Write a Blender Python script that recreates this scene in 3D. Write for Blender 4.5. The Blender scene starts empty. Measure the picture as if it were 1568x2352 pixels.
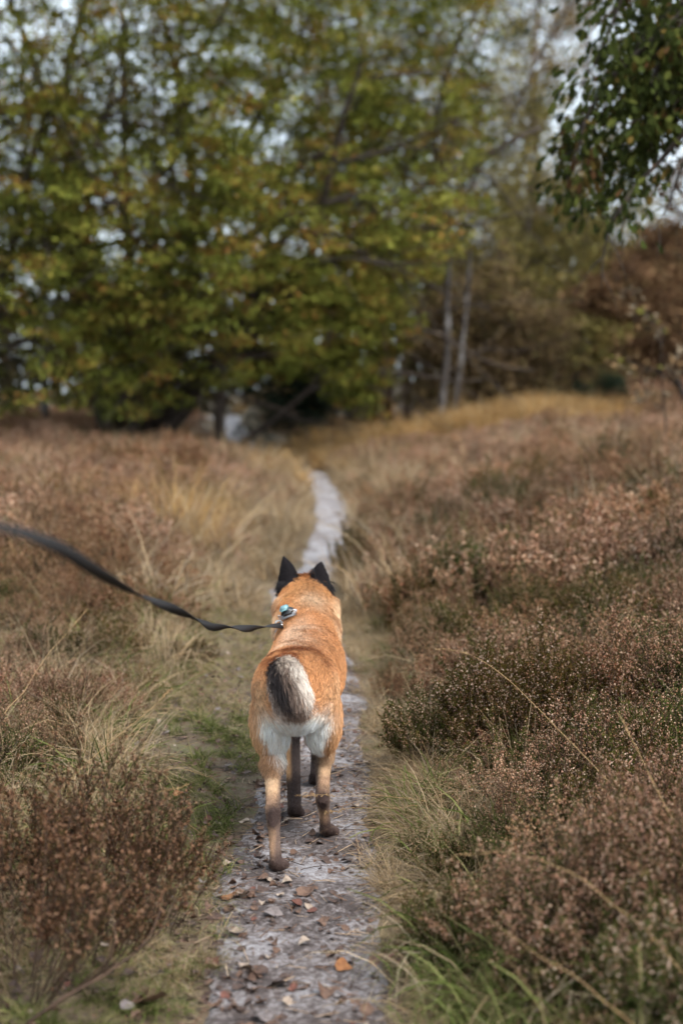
import bpy, math, random
import numpy as np
from mathutils import Vector, Matrix

random.seed(7)
rng = np.random.default_rng(7)
SC = bpy.context.scene
COL = SC.collection

# ------------------------------------------------------------------ camera
CAM_H = 1.35
PITCH = math.radians(4.83)
FOC = 3267.0                       # focal length in units of a 1568 x 2352 frame
cam_data = bpy.data.cameras.new('camera')
cam_data.sensor_fit = 'VERTICAL'
cam_data.sensor_height = 36.0
cam_data.sensor_width = 24.0
cam_data.lens = 50.0
cam_data.clip_start = 0.05
cam_data.clip_end = 3000.0
cam_data.dof.use_dof = True
cam_data.dof.focus_distance = 4.3
cam_data.dof.aperture_fstop = 1.8
cam = bpy.data.objects.new('camera', cam_data)
COL.objects.link(cam)
cam.location = (0, 0, CAM_H)
cam.rotation_euler = (math.radians(90) - PITCH, 0, 0)
SC.camera = cam

# ------------------------------------------------------------------ overcast sky and soft sun
SUN_EL, SUN_AZ = math.radians(52), math.radians(140)   # azimuth clockwise from +Y: behind the camera, to the right
world = bpy.data.worlds.new('World')
SC.world = world
world.use_nodes = True
wn = world.node_tree
wn.nodes.clear()
w_out = wn.nodes.new('ShaderNodeOutputWorld')
w_bg = wn.nodes.new('ShaderNodeBackground')
w_sky = wn.nodes.new('ShaderNodeTexSky')
w_sky.sky_type = 'NISHITA'
w_sky.sun_disc = False
w_sky.sun_elevation = SUN_EL
w_sky.sun_rotation = SUN_AZ
w_sky.air_density = 1.0
w_sky.dust_density = 3.0
w_mix = wn.nodes.new('ShaderNodeMixRGB')               # a closed cloud layer whitens the clear sky
w_mix.inputs['Fac'].default_value = 0.72
w_mix.inputs['Color2'].default_value = (8.5, 9.7, 10.6, 1)
wn.links.new(w_sky.outputs['Color'], w_mix.inputs['Color1'])
wn.links.new(w_mix.outputs['Color'], w_bg.inputs['Color'])
w_bg.inputs['Strength'].default_value = 0.06
wn.links.new(w_bg.outputs['Background'], w_out.inputs['Surface'])

sun_data = bpy.data.lights.new('sun', 'SUN')
sun_data.energy = 1.5
sun_data.angle = math.radians(25)
sun_data.color = (1.0, 0.965, 0.92)
sun = bpy.data.objects.new('sun', sun_data)
COL.objects.link(sun)
sd = Vector((math.sin(SUN_AZ) * math.cos(SUN_EL), math.cos(SUN_AZ) * math.cos(SUN_EL), math.sin(SUN_EL)))
sun.rotation_euler = sd.to_track_quat('Z', 'Y').to_euler()
sun.location = (5, -5, 12)

SC.view_settings.view_transform = 'Standard'
SC.view_settings.look = 'None'
SC.view_settings.exposure = 1.9
SC.view_settings.gamma = 1.0
SC.render.engine = 'CYCLES'
SC.cycles.use_denoising = True
try:
    SC.cycles.denoiser = 'OPENIMAGEDENOISE'
    SC.cycles.denoising_prefilter = 'ACCURATE'
except Exception:
    pass
SC.cycles.max_bounces = 6
SC.cycles.diffuse_bounces = 2
SC.cycles.glossy_bounces = 2
SC.cycles.transmission_bounces = 4
SC.cycles.transparent_max_bounces = 4
SC.cycles.use_adaptive_sampling = True
SC.cycles.adaptive_threshold = 0.025
SC.cycles.adaptive_min_samples = 24

# ------------------------------------------------------------------ helpers
CP, SP = math.cos(PITCH), math.sin(PITCH)


def at(px, py, y):
    """world point seen at (px, py) of a 1568 x 2352 frame, at world distance y"""
    u, v = (px - 784) / FOC, (1176 - py) / FOC
    t = y / (CP + v * SP)
    return Vector((u * t, y, CAM_H + (-SP + v * CP) * t))


def xat(px, y):
    return (px - 784) / FOC * y * 1.0


def sstep(a, b, x):
    t = np.clip((x - a) / (b - a), 0, 1)
    return t * t * (3 - 2 * t)


def vnoise(x, y, seed=0):
    """smooth value noise, -1..1"""
    x = np.asarray(x, float); y = np.asarray(y, float)
    xi = np.floor(x).astype(np.int64); yi = np.floor(y).astype(np.int64)
    fx = x - xi; fy = y - yi
    fx = fx * fx * (3 - 2 * fx); fy = fy * fy * (3 - 2 * fy)

    def h(a, b):
        n = (a * 374761393 + b * 668265263 + seed * 974634777) & 0x7fffffff
        n = ((n ^ (n >> 13)) * 1274126177) & 0x7fffffff
        return ((n ^ (n >> 16)) & 0xffff) / 32767.5 - 1
    a = h(xi, yi); b = h(xi + 1, yi); c = h(xi, yi + 1); d = h(xi + 1, yi + 1)
    return (a * (1 - fx) + b * fx) * (1 - fy) + (c * (1 - fx) + d * fx) * fy


def fbm(x, y, seed=0, octs=3):
    s = 0; a = 1; t = 0
    for o in range(octs):
        s = s + a * vnoise(x * 2 ** o, y * 2 ** o, seed + o * 17); t += a; a *= 0.5
    return s / t


def new_mesh(name, verts, faces, mats=(), midx=None, col=None, smooth=False):
    """faces: list of index arrays, each (n, k)"""
    verts = np.asarray(verts, np.float32)
    me = bpy.data.meshes.new(name)
    me.vertices.add(len(verts))
    me.vertices.foreach_set('co', verts.ravel())
    groups = [np.asarray(f, np.int32) for f in faces if len(f)]
    loops = np.concatenate([g.ravel() for g in groups])
    sizes = np.concatenate([np.full(len(g), g.shape[1], np.int32) for g in groups])
    me.loops.add(len(loops))
    me.loops.foreach_set('vertex_index', loops)
    me.polygons.add(len(sizes))
    st = np.zeros(len(sizes), np.int32); st[1:] = np.cumsum(sizes)[:-1]
    me.polygons.foreach_set('loop_start', st)
    for m in mats:
        me.materials.append(m)
    if midx is not None:
        me.polygons.foreach_set('material_index', np.asarray(midx, np.int32))
    if smooth:
        me.polygons.foreach_set('use_smooth', np.ones(len(sizes), bool))
    me.update(calc_edges=True)
    if col is not None:
        at_ = me.color_attributes.new('col', 'FLOAT_COLOR', 'POINT')
        c = np.ones((len(verts), 4), np.float32); c[:, :3] = col
        at_.data.foreach_set('color', c.ravel())
    return me


def obj(name, data, parent=None, label=None, cat=None, group=None, kind=None, loc=None, link=True):
    o = bpy.data.objects.new(name, data)
    if link:
        COL.objects.link(o)
    if parent is not None:
        o.parent = parent
    if loc is not None:
        o.location = loc
    if label: o['label'] = label
    if cat: o['category'] = cat
    if group: o['group'] = group
    if kind: o['kind'] = kind
    return o


class MB:
    """collects tubes, strips and leaf cards as numpy arrays; one mesh at the end"""
    def __init__(self):
        self.v = []; self.q = []; self.t = []; self.qm = []; self.tm = []; self.c = []; self.n = 0

    def add(self, verts, quads=None, tris=None, m=0, col=(1, 1, 1)):
        verts = np.asarray(verts, float).reshape(-1, 3)
        k = len(verts)
        self.v.append(verts)
        c = np.empty((k, 3)); c[:] = col
        self.c.append(c)
        if quads is not None and len(quads):
            q = np.asarray(quads, int) + self.n; self.q.append(q); self.qm.append(np.full(len(q), m))
        if tris is not None and len(tris):
            t = np.asarray(tris, int) + self.n; self.t.append(t); self.tm.append(np.full(len(t), m))
        self.n += k

    def tube(self, pts, radii, sides=6, m=0, col=(1, 1, 1), cap=True):
        pts = np.asarray(pts, float); n = len(pts)
        radii = np.broadcast_to(np.asarray(radii, float), (n,))
        d = np.gradient(pts, axis=0)
        d /= np.linalg.norm(d, axis=1)[:, None] + 1e-9
        ref = np.array([0.31, 0.17, 0.93]) if abs(d[0] @ np.array([0.31, 0.17, 0.93])) < 0.9 else np.array([1.0, 0.1, 0])
        a = np.cross(d, ref); a /= np.linalg.norm(a, axis=1)[:, None] + 1e-9
        b = np.cross(d, a)
        ang = np.arange(sides) * 2 * math.pi / sides
        ring = (a[:, None, :] * np.cos(ang)[None, :, None] + b[:, None, :] * np.sin(ang)[None, :, None]) * radii[:, None, None]
        v = (pts[:, None, :] + ring).reshape(-1, 3)
        q = []
        for i in range(n - 1):
            for j in range(sides):
                j2 = (j + 1) % sides
                q.append((i * sides + j, i * sides + j2, (i + 1) * sides + j2, (i + 1) * sides + j))
        t = []
        if cap:
            v = np.vstack([v, pts[:1], pts[-1:]])
            for j in range(sides):
                j2 = (j + 1) % sides
                t.append((n * sides, j2, j)); t.append((n * sides + 1, (n - 1) * sides + j, (n - 1) * sides + j2))
        self.add(v, q, t, m, col)

    def mesh(self, name, mats, smooth=False, col=True):
        v = np.vstack(self.v)
        fs, ms = [], []
        if self.q: fs.append(np.vstack(self.q)); ms.append(np.concatenate(self.qm))
        if self.t: fs.append(np.vstack(self.t)); ms.append(np.concatenate(self.tm))
        return new_mesh(name, v, fs, mats, np.concatenate(ms), np.vstack(self.c) if col else None, smooth)


def unit(v):
    return v / (np.linalg.norm(v, axis=-1, keepdims=True) + 1e-9)


def leaf_cards(centers, dirs, normals, length, width, shape='diamond'):
    """vectorised leaf blades: returns verts, quads/tris. centers (n,3) = leaf base"""
    n = len(centers)
    d = unit(dirs); s = unit(np.cross(d, normals)); nn = np.cross(s, d)
    L = np.asarray(length).reshape(-1, 1); W = np.asarray(width).reshape(-1, 1)
    if shape == 'diamond':
        v = np.stack([centers, centers + d * L * .5 + s * W * .5 + nn * L * .06,
                      centers + d * L, centers + d * L * .5 - s * W * .5 + nn * L * .06], 1).reshape(-1, 3)
        q = np.arange(n)[:, None] * 4 + np.array([[0, 1, 2, 3]])
        return v, q, None
    # lobed oak leaf: a midrib with wavy margin, slightly folded
    ts = np.array([0, .12, .25, .36, .5, .62, .76, .88, 1.0])
    ws = np.array([.03, .10, .32, .20, .46, .30, .44, .26, .0])
    mid = centers[:, None, :] + d[:, None, :] * (L * ts[None, :])[:, :, None] - nn[:, None, :] * (L * .18 * ts[None, :] ** 2)[:, :, None]
    off = (W * ws[None, :])[:, :, None]
    le = mid + s[:, None, :] * off + nn[:, None, :] * off * .3
    ri = mid - s[:, None, :] * off + nn[:, None, :] * off * .3
    k = len(ts)
    v = np.concatenate([mid, le, ri], 1).reshape(-1, 3)
    base = np.arange(n)[:, None] * (3 * k)
    q = []
    for i in range(k - 1):
        q.append(base + np.array([[i, i + 1, k + i + 1, k + i]]))
        q.append(base + np.array([[i, 2 * k + i, 2 * k + i + 1, i + 1]]))
    return v, np.vstack(q), None


# ------------------------------------------------------------------ materials
def mat(name):
    m = bpy.data.materials.new(name); m.use_nodes = True
    nt = m.node_tree; nt.nodes.clear()
    out = nt.nodes.new('ShaderNodeOutputMaterial')
    return m, nt, out


def nd(nt, typ, **kw):
    n = nt.nodes.new(typ)
    for k, v in kw.items():
        if k in n.inputs: n.inputs[k].default_value = v
        else: setattr(n, k, v)
    return n


def ramp(nt, src, stops):
    r = nt.nodes.new('ShaderNodeValToRGB')
    e = r.color_ramp.elements
    while len(e) < len(stops): e.new(0.5)
    for el, (p, c) in zip(e, stops):
        el.position = p; el.color = (*c, 1) if len(c) == 3 else c
    nt.links.new(src, r.inputs[0])
    return r.outputs[0]


def leaf_material(name, rand=0.25, trans=0.35, tint=(1, 1, 1), patch=None, use_attr=True, base=(0.1, 0.1, 0.04), gloss=0.0):
    """thin leaf: diffuse + translucent; colour from the 'col' attribute with natural variation per plant"""
    m, nt, out = mat(name)
    L = nt.links.new
    if use_attr:
        a = nd(nt, 'ShaderNodeAttribute', attribute_name='col'); col = a.outputs['Color']
    else:
        a = nd(nt, 'ShaderNodeRGB'); a.outputs[0].default_value = (*base, 1); col = a.outputs[0]
    if patch:
        geo = nd(nt, 'ShaderNodeNewGeometry')
        nz = nd(nt, 'ShaderNodeTexNoise', Scale=patch[1], Detail=3.0)
        L(geo.outputs['Position'], nz.inputs['Vector'])
        mp = nd(nt, 'ShaderNodeMapRange'); mp.inputs[1].default_value = .42; mp.inputs[2].default_value = .6
        L(nz.outputs['Fac'], mp.inputs[0])
        mx = nd(nt, 'ShaderNodeMixRGB', blend_type='MULTIPLY')
        mx.inputs['Color2'].default_value = (*patch[0], 1)
        L(mp.outputs[0], mx.inputs['Fac']); L(col, mx.inputs['Color1']); col = mx.outputs[0]
    oi = nd(nt, 'ShaderNodeObjectInfo')
    hsv = nd(nt, 'ShaderNodeHueSaturation')
    mr = nd(nt, 'ShaderNodeMapRange'); mr.inputs[3].default_value = 1 - rand; mr.inputs[4].default_value = 1 + rand
    L(oi.outputs['Random'], mr.inputs[0]); L(mr.outputs[0], hsv.inputs['Value']); L(col, hsv.inputs['Color'])
    col = hsv.outputs[0]
    df = nd(nt, 'ShaderNodeBsdfDiffuse'); tr = nd(nt, 'ShaderNodeBsdfTranslucent')
    L(col, df.inputs['Color']); L(col, tr.inputs['Color'])
    ms = nd(nt, 'ShaderNodeMixShader'); ms.inputs[0].default_value = trans
    L(df.outputs[0], ms.inputs[1]); L(tr.outputs[0], ms.inputs[2])
    fin = ms.outputs[0]
    if gloss:
        gl = nd(nt, 'ShaderNodeBsdfGlossy', Roughness=.45)
        m2 = nd(nt, 'ShaderNodeMixShader'); m2.inputs[0].default_value = gloss
        L(fin, m2.inputs[1]); L(gl.outputs[0], m2.inputs[2]); fin = m2.outputs[0]
    L(fin, out.inputs['Surface'])
    return m


def rough_material(name, c1, c2, scale=8.0, rough=.9, bump=.3, stretch=(1, 1, 1), c3=None, bscale=None, spec=.2):
    m, nt, out = mat(name)
    L = nt.links.new
    tc = nd(nt, 'ShaderNodeTexCoord'); mp = nd(nt, 'ShaderNodeMapping'); mp.inputs['Scale'].default_value = stretch
    L(tc.outputs['Object'], mp.inputs['Vector'])
    n1 = nd(nt, 'ShaderNodeTexNoise', Scale=scale, Detail=6.0, Roughness=.65)
    L(mp.outputs[0], n1.inputs['Vector'])
    stops = [(.35, c1), (.65, c2)] if c3 is None else [(.32, c1), (.5, c2), (.68, c3)]
    col = ramp(nt, n1.outputs['Fac'], stops)
    b = nd(nt, 'ShaderNodeBsdfPrincipled', Roughness=rough)
    b.inputs['Specular IOR Level'].default_value = spec
    L(col, b.inputs['Base Color'])
    n2 = nd(nt, 'ShaderNodeTexNoise', Scale=bscale or scale * 4, Detail=5.0)
    L(mp.outputs[0], n2.inputs['Vector'])
    bp = nd(nt, 'ShaderNodeBump', Strength=bump, Distance=.02)
    L(n2.outputs['Fac'], bp.inputs['Height']); L(bp.outputs[0], b.inputs['Normal'])
    L(b.outputs[0], out.inputs['Surface'])
    return m


def flat_material(name, col, rough=.6, spec=.3, metal=0.0):
    m, nt, out = mat(name)
    b = nd(nt, 'ShaderNodeBsdfPrincipled', Roughness=rough, Metallic=metal)
    b.inputs['Specular IOR Level'].default_value = spec
    tc = nd(nt, 'ShaderNodeTexCoord')
    nz = nd(nt, 'ShaderNodeTexNoise', Scale=220.0, Detail=4.0)
    nt.links.new(tc.outputs['Object'], nz.inputs['Vector'])
    c = ramp(nt, nz.outputs['Fac'], [(.3, tuple(x * .8 for x in col)), (.7, tuple(min(1, x * 1.15) for x in col))])
    nt.links.new(c, b.inputs['Base Color'])
    nt.links.new(b.outputs[0], out.inputs['Surface'])
    return m


# ------------------------------------------------------------------ instancing for uncountable growth
def scatter(name, pts, rots, scales, idx, sources, label, cat):
    """one 'stuff' object: sources instanced on points"""
    pts = np.asarray(pts, np.float32)
    me = bpy.data.meshes.new(name)
    me.vertices.add(len(pts)); me.vertices.foreach_set('co', pts.ravel()); me.update()
    a = me.attributes.new('rot', 'FLOAT_VECTOR', 'POINT'); a.data.foreach_set('vector', np.asarray(rots, np.float32).ravel())
    a = me.attributes.new('scl', 'FLOAT_VECTOR', 'POINT')
    sc3 = np.asarray(scales, np.float32)
    if sc3.ndim == 1: sc3 = np.repeat(sc3[:, None], 3, 1)
    a.data.foreach_set('vector', np.ascontiguousarray(sc3).ravel())
    a = me.attributes.new('pick', 'INT', 'POINT'); a.data.foreach_set('value', np.asarray(idx, np.int32))
    o = obj(name, me, label=label, cat=cat, kind='stuff')
    srcs = bpy.data.collections.new(name + '_source')
    for i, m in enumerate(sources):
        s = bpy.data.objects.new('%s_piece_%02d' % (name, i), m); srcs.objects.link(s)
    ng = bpy.data.node_groups.new(name + '_growth', 'GeometryNodeTree')
    ng.interface.new_socket('Geometry', in_out='INPUT', socket_type='NodeSocketGeometry')
    ng.interface.new_socket('Geometry', in_out='OUTPUT', socket_type='NodeSocketGeometry')
    gi = ng.nodes.new('NodeGroupInput'); go = ng.nodes.new('NodeGroupOutput')
    ci = ng.nodes.new('GeometryNodeCollectionInfo')
    ci.inputs['Collection'].default_value = srcs
    ci.inputs['Separate Children'].default_value = True
    ci.inputs['Reset Children'].default_value = True
    ip = ng.nodes.new('GeometryNodeInstanceOnPoints')
    ip.inputs['Pick Instance'].default_value = True

    def named(n, t):
        x = ng.nodes.new('GeometryNodeInputNamedAttribute'); x.data_type = t; x.inputs['Name'].default_value = n
        return [s for s in x.outputs if s.enabled and s.name == 'Attribute'][0]
    e2r = ng.nodes.new('FunctionNodeEulerToRotation')
    L = ng.links.new
    L(gi.outputs[0], ip.inputs['Points']); L(ci.outputs[0], ip.inputs['Instance'])
    L(named('pick', 'INT'), ip.inputs['Instance Index'])
    L(named('rot', 'FLOAT_VECTOR'), e2r.inputs[0]); L(e2r.outputs[0], ip.inputs['Rotation'])
    L(named('scl', 'FLOAT_VECTOR'), ip.inputs['Scale'])
    L(ip.outputs[0], go.inputs[0])
    md = o.modifiers.new('growth', 'NODES'); md.node_group = ng
    return o
# ================================================================== the setting: ground and path
PATH = np.array([  # y, centre x, half width
    [-2, -.10, .24], [1.5, -.10, .24], [3.0, -.10, .232], [4.0, -.115, .222], [5.0, -.075, .195], [6.2, -.07, .17], [7.4, -.13, .19],
    [8.6, -.24, .21], [9.6, -.27, .20], [11, -.155, .16], [12.5, -.12, .17], [14.7, -.09, .175], [17, -.14, .18], [19, -.26, .17],
    [21, -.40, .16], [24, -.85, .17], [28, -1.6, .2], [32, -2.2, .26], [36, -2.65, .3], [40, -3.25, .3], [44, -4.0, .3]])


def path_c(y):
    return np.interp(y, PATH[:, 0], PATH[:, 1])


def path_w(y):
    return np.interp(y, PATH[:, 0], PATH[:, 2]) * (1 + .20 * vnoise(y * 2.3, 3.1, 5) + .10 * vnoise(y * 7, 1.3, 6))


def height(x, y):
    x = np.asarray(x, float); y = np.asarray(y, float)
    dp = np.abs(x - path_c(y)) - np.interp(y, PATH[:, 0], PATH[:, 2])
    z = .05 * sstep(.0, .35, dp) + .05 * sstep(.3, 1.6, dp)
    z = z + .05 * fbm(x * .9, y * .9, 3) * sstep(.1, .9, dp) + .012 * fbm(x * 5, y * 5, 9) * sstep(-.05, .3, dp)
    z = z + .22 * fbm(x * .12, y * .12, 21) * sstep(8, 20, y)
    z = z + sstep(15, 28, y) * (.10 + .12 * sstep(-1.5, -5, x) + .50 * sstep(.5, 4.5, x))     # the heath lifts towards the wood
    z = z + (.26 * sstep(.6, 2.6, x) + .12 * sstep(-.9, -2.6, x)) * sstep(3.5, 6, y) * sstep(30, 16, y)      # banks either side
    z = z + 2.3 * sstep(4, 11, x) * sstep(26, 58, y)                     # the heath rises to the right
    z = z + .28 * sstep(29, 40, y) * sstep(.5, -1.5, x)
    z = z + .75 * np.exp(-(((x + 1.75) / 1.1) ** 2 + ((y - 41.0) / 2.6) ** 2))   # a low hump beside the far path
    return z


m_soil = rough_material('soil_and_litter', (.035, .024, .016), (.11, .078, .05), scale=9, bump=.6, c3=(.09, .085, .04), bscale=60)

xs = np.concatenate([-np.geomspace(3.2, 900, 46)[::-1], np.arange(-3.15, 3.2, .05), np.geomspace(3.2, 900, 46)])
ys = np.concatenate([-np.geomspace(1, 400, 14)[::-1], np.arange(0, 2, .2), np.arange(2, 12, .06), np.geomspace(12, 60, 110)[0:], np.geomspace(62, 2000, 30)])
gx, gy = np.meshgrid(xs, ys)
gz = height(gx, gy)
inside = (np.abs(gx - path_c(gy)) < path_w(gy) * .8) & (gy < 45)
gz = gz - .02 * inside
nx, ny = len(xs), len(ys)
ii = (np.arange(ny - 1)[:, None] * nx + np.arange(nx - 1)[None, :]).ravel()
gq = np.stack([ii, ii + 1, ii + nx + 1, ii + nx], 1)
obj('ground', new_mesh('ground', np.stack([gx, gy, gz], -1).reshape(-1, 3), [gq], [m_soil], smooth=True), kind='structure')

# the trodden path: pale grey sand with dark crumbs of litter
m_path, nt, out = mat('trodden_sand')
L = nt.links.new
tc = nd(nt, 'ShaderNodeTexCoord')
na = nd(nt, 'ShaderNodeTexNoise', Scale=4.0, Detail=5.0, Roughness=.6)
nb = nd(nt, 'ShaderNodeTexNoise', Scale=60.0, Detail=6.0, Roughness=.75)
nc = nd(nt, 'ShaderNodeTexVoronoi', Scale=75.0)
for n_ in (na, nb, nc): L(tc.outputs['Object'], n_.inputs['Vector'])
patchy = nd(nt, 'ShaderNodeMath', operation='MULTIPLY_ADD'); patchy.inputs[1].default_value = 1.15; patchy.inputs[2].default_value = -.575
L(nb.outputs['Fac'], patchy.inputs[0])
sm = nd(nt, 'ShaderNodeMath', operation='ADD'); L(patchy.outputs[0], sm.inputs[0]); L(na.outputs['Fac'], sm.inputs[1])
geo_ = nd(nt, 'ShaderNodeSeparateXYZ'); L(tc.outputs['Object'], geo_.inputs[0])
cl_ = nd(nt, 'ShaderNodeMapRange'); cl_.inputs[1].default_value = 6.0; cl_.inputs[2].default_value = 10.0; cl_.inputs[3].default_value = -.025; cl_.inputs[4].default_value = .12   # cleaner sand beyond the oak litter
L(geo_.outputs['Y'], cl_.inputs[0])
sm2 = nd(nt, 'ShaderNodeMath', operation='ADD'); L(sm.outputs[0], sm2.inputs[0]); L(cl_.outputs[0], sm2.inputs[1]); sm = sm2
pcol = ramp(nt, sm.outputs[0], [(.36, (.052, .040, .037)), (.48, (.118, .096, .091)), (.60, (.205, .186, .187)), (.76, (.30, .29, .302))])
bs = nd(nt, 'ShaderNodeBsdfPrincipled', Roughness=.85); bs.inputs['Specular IOR Level'].default_value = .25
L(pcol, bs.inputs['Base Color'])
bm_ = nd(nt, 'ShaderNodeBump', Strength=.7, Distance=.012)
L(sm.outputs[0], bm_.inputs['Height']); L(bm_.outputs[0], bs.inputs['Normal'])
L(bs.outputs[0], out.inputs['Surface'])

py_ = np.concatenate([np.arange(.5, 9, .018), np.arange(9, 20, .05), np.arange(20, 45.5, .15)])
pu = np.linspace(-1, 1, 41)
PY, PU = np.meshgrid(py_, pu, indexing='ij')
PX = path_c(PY) + PU * path_w(PY) * 1.18 + PU ** 3 * .035 * fbm(PY * 5 + PU * 3, PU * 2, 33)
edge = sstep(.72, 1.0, np.abs(PU))
PZ = height(PX, PY) * (1 - 0) + .006 + .010 * fbm(PX * 9, PY * 9, 31) + .006 * fbm(PX * 34, PY * 34, 32) - .035 * edge
n1, n2 = PY.shape
ii = (np.arange(n1 - 1)[:, None] * n2 + np.arange(n2 - 1)[None, :]).ravel()
obj('path', new_mesh('path', np.stack([PX, PY, PZ], -1).reshape(-1, 3), [np.stack([ii, ii + 1, ii + n2 + 1, ii + n2], 1)], [m_path], smooth=True), kind='structure')


def surf(x, y):
    """top of path or ground"""
    x = np.asarray(x, float); y = np.asarray(y, float)
    on = np.abs(x - path_c(y)) < path_w(y) * 1.0
    return height(x, y) + on * (.006 + .010 * fbm(x * 9, y * 9, 31) + .006 * fbm(x * 34, y * 34, 32))
# ================================================================== trees
m_bark = rough_material('dark_oak_bark', (.018, .013, .011), (.075, .058, .047), scale=14, stretch=(1, 1, .25), bump=.8)
m_pinebark = rough_material('pine_bark', (.045, .026, .02), (.14, .085, .062), scale=12, stretch=(1, 1, .3), bump=.8)
m_birch = rough_material('birch_bark', (.02, .017, .015), (.065, .056, .052), scale=3.2, stretch=(1, 1, 1.1), bump=.3, c3=(.24, .228, .222))
m_leaf = leaf_material('autumn_leaves', rand=.1, trans=.18)
m_needle = leaf_material('needles', rand=.12, trans=.15)


def grow(skel, tips, p, d, length, r, level, P, rs):
    """recursive limb; skel gets (points, radii), tips gets (point, direction, level)"""
    n = max(4, int(length / P['seg']))
    pts = [p.copy()]; dirs = []
    dd = d.copy()
    for i in range(n):
        dd = dd + rs.normal(0, P['jit'], 3) + np.array([0, 0, P['up'][min(level, len(P['up']) - 1)]]) / n + P.get('lean', np.zeros(3)) / n
        dd = dd / np.linalg.norm(dd)
        p = p + dd * length / n
        pts.append(p.copy()); dirs.append(dd.copy())
    rad = r * (1 - np.linspace(0, 1, n + 1) * P['taper'])
    skel.append((np.array(pts), rad, level))
    if level >= P['levels']:
        tips.append((pts[-1], dirs[-1])); tips.append((pts[n // 2], dirs[n // 2]))
        return
    nb = P['kids'][level]
    for k in range(nb):
        t = P['first'][min(level, len(P['first']) - 1)] + (1 - P['first'][min(level, len(P['first']) - 1)]) * (k + rs.random()) / nb
        i = min(n - 1, int(t * n))
        base = pts[i] + (pts[i + 1] - pts[i]) * (t * n - i)
        dd = dirs[i]
        az = k * 2.4 + rs.random() * .9
        ref = np.array([0, 0, 1.0]) if abs(dd[2]) < .9 else np.array([1.0, 0, 0])
        a = np.cross(dd, ref); a /= np.linalg.norm(a); b = np.cross(dd, a)
        out_ = a * math.cos(az) + b * math.sin(az)
        ang = math.radians(P['angle'][min(level, len(P['angle']) - 1)]) * rs.uniform(.75, 1.2)
        nd_ = dd * math.cos(ang) + out_ * math.sin(ang)
        nd_[2] *= P.get('flat', 1.0)
        nd_ /= np.linalg.norm(nd_)
        grow(skel, tips, base, nd_, length * P['ratio'] * rs.uniform(.7, 1.15) * (1 - .45 * t * P.get('cone', 0)), max(.004, rad[i] * P['rr']), level + 1, P, rs)
    tips.append((pts[-1], dirs[-1]))


def crown_mesh(name, tips, per, spread, size, pal, rs, material, shape='diamond', flatk=.6, aspect=.6, keep=None, hshade=None, droop=.0):
    """leaf cards in clumps round the twig tips. pal: list of (colour, weight)"""
    tp = np.array([t[0] for t in tips]); td = np.array([t[1] for t in tips])
    if keep is not None:
        k = keep(tp); tp, td = tp[k], td[k]
    n = len(tp)
    cl_col = rs.random(n)
    idx = np.repeat(np.arange(n), per)
    m = len(idx)
    g = rs.normal(0, 1, (m, 3)); g[:, 2] *= flatk
    g *= (spread * rs.uniform(.5, 1.2, n))[idx][:, None] * .55
    c = tp[idx] + g - td[idx] * (rs.random(m) * spread * .9)[:, None]
    dirs = unit(g + td[idx] * spread * .6 + rs.normal(0, .3, (m, 3)) * spread + np.array([0, 0, -droop * spread]))
    nr = unit(rs.normal(0, .55, (m, 3)) + np.array([0, 0, 1.0]))
    sz = size * rs.uniform(.6, 1.3, m)
    v, q, t = leaf_cards(c, dirs, nr, sz, sz * aspect, shape)
    w = np.array([p[1] for p in pal], float); w /= w.sum(); cw = np.cumsum(w)
    sel = np.clip(.62 * cl_col[idx] + .38 * rs.random(m), 0, .999)
    ci = np.searchsorted(cw, sel)
    cols = np.array([p[0] for p in pal])[ci] * rs.uniform(.65, 1.35, m)[:, None]
    vc = np.repeat(cols, len(v) // m, 0)
    return new_mesh(name, v, [q], [material], col=vc)


def wood_mesh(name, skel, material, minr=0.0, mats=None):
    mb = MB()
    for pts, rad, lv in skel:
        if rad[0] < minr: continue
        mb.tube(pts, rad, 8 if lv == 0 else (6 if lv == 1 else 4), col=(1, 1, 1))
    return mb.mesh(name, [material], smooth=True, col=False)


def tree(name, label, px, d, P, seed, pal, size, per, spread, material=None, bark=None, group=None, base=None, stems=None, x=None, keep=None, minr=.0, shape='diamond', flatk=.6, aspect=.6, droop=0, cat='tree', limbs=()):
    rs = np.random.default_rng(seed)
    bx = xat(px, d) if x is None else x
    root = obj(name, None, label=label, cat=cat, group=group, loc=(bx, d, float(height(bx, d)) - .05))
    skel, tips = [], []
    for (ox, oy, dir_, ln, r) in (stems or [(0, 0, (0, 0, 1), P['len'], P['r'])]):
        dv = np.array(dir_, float); dv /= np.linalg.norm(dv)
        grow(skel, tips, np.array([ox, oy, 0.0]), dv, ln, r, 0, P, rs)
    for lpts, r0, r1 in limbs:                       # boughs that show plainly, at their own depth
        q = np.array([at(*p) for p in lpts]) - np.array(root.location)
        t = np.linspace(0, len(q) - 1, 5 * len(q)); q = np.stack([np.interp(t, np.arange(len(q)), q[:, i]) for i in range(3)], 1)
        q[1:-1] += rs.normal(0, .03, (len(q) - 2, 3))
        for _ in range(3): q[1:-1] = (q[:-2] + 2 * q[1:-1] + q[2:]) / 4
        skel.append((q, np.linspace(r0, r1, len(q)), 1))
    obj('trunk', wood_mesh(name + '_trunk', skel, bark or m_bark, minr), root)
    obj('crown', crown_mesh(name + '_crown', tips, per, spread, size, pal, rs, material or m_leaf, shape, flatk, aspect, keep, droop=droop), root)
    return root


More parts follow.
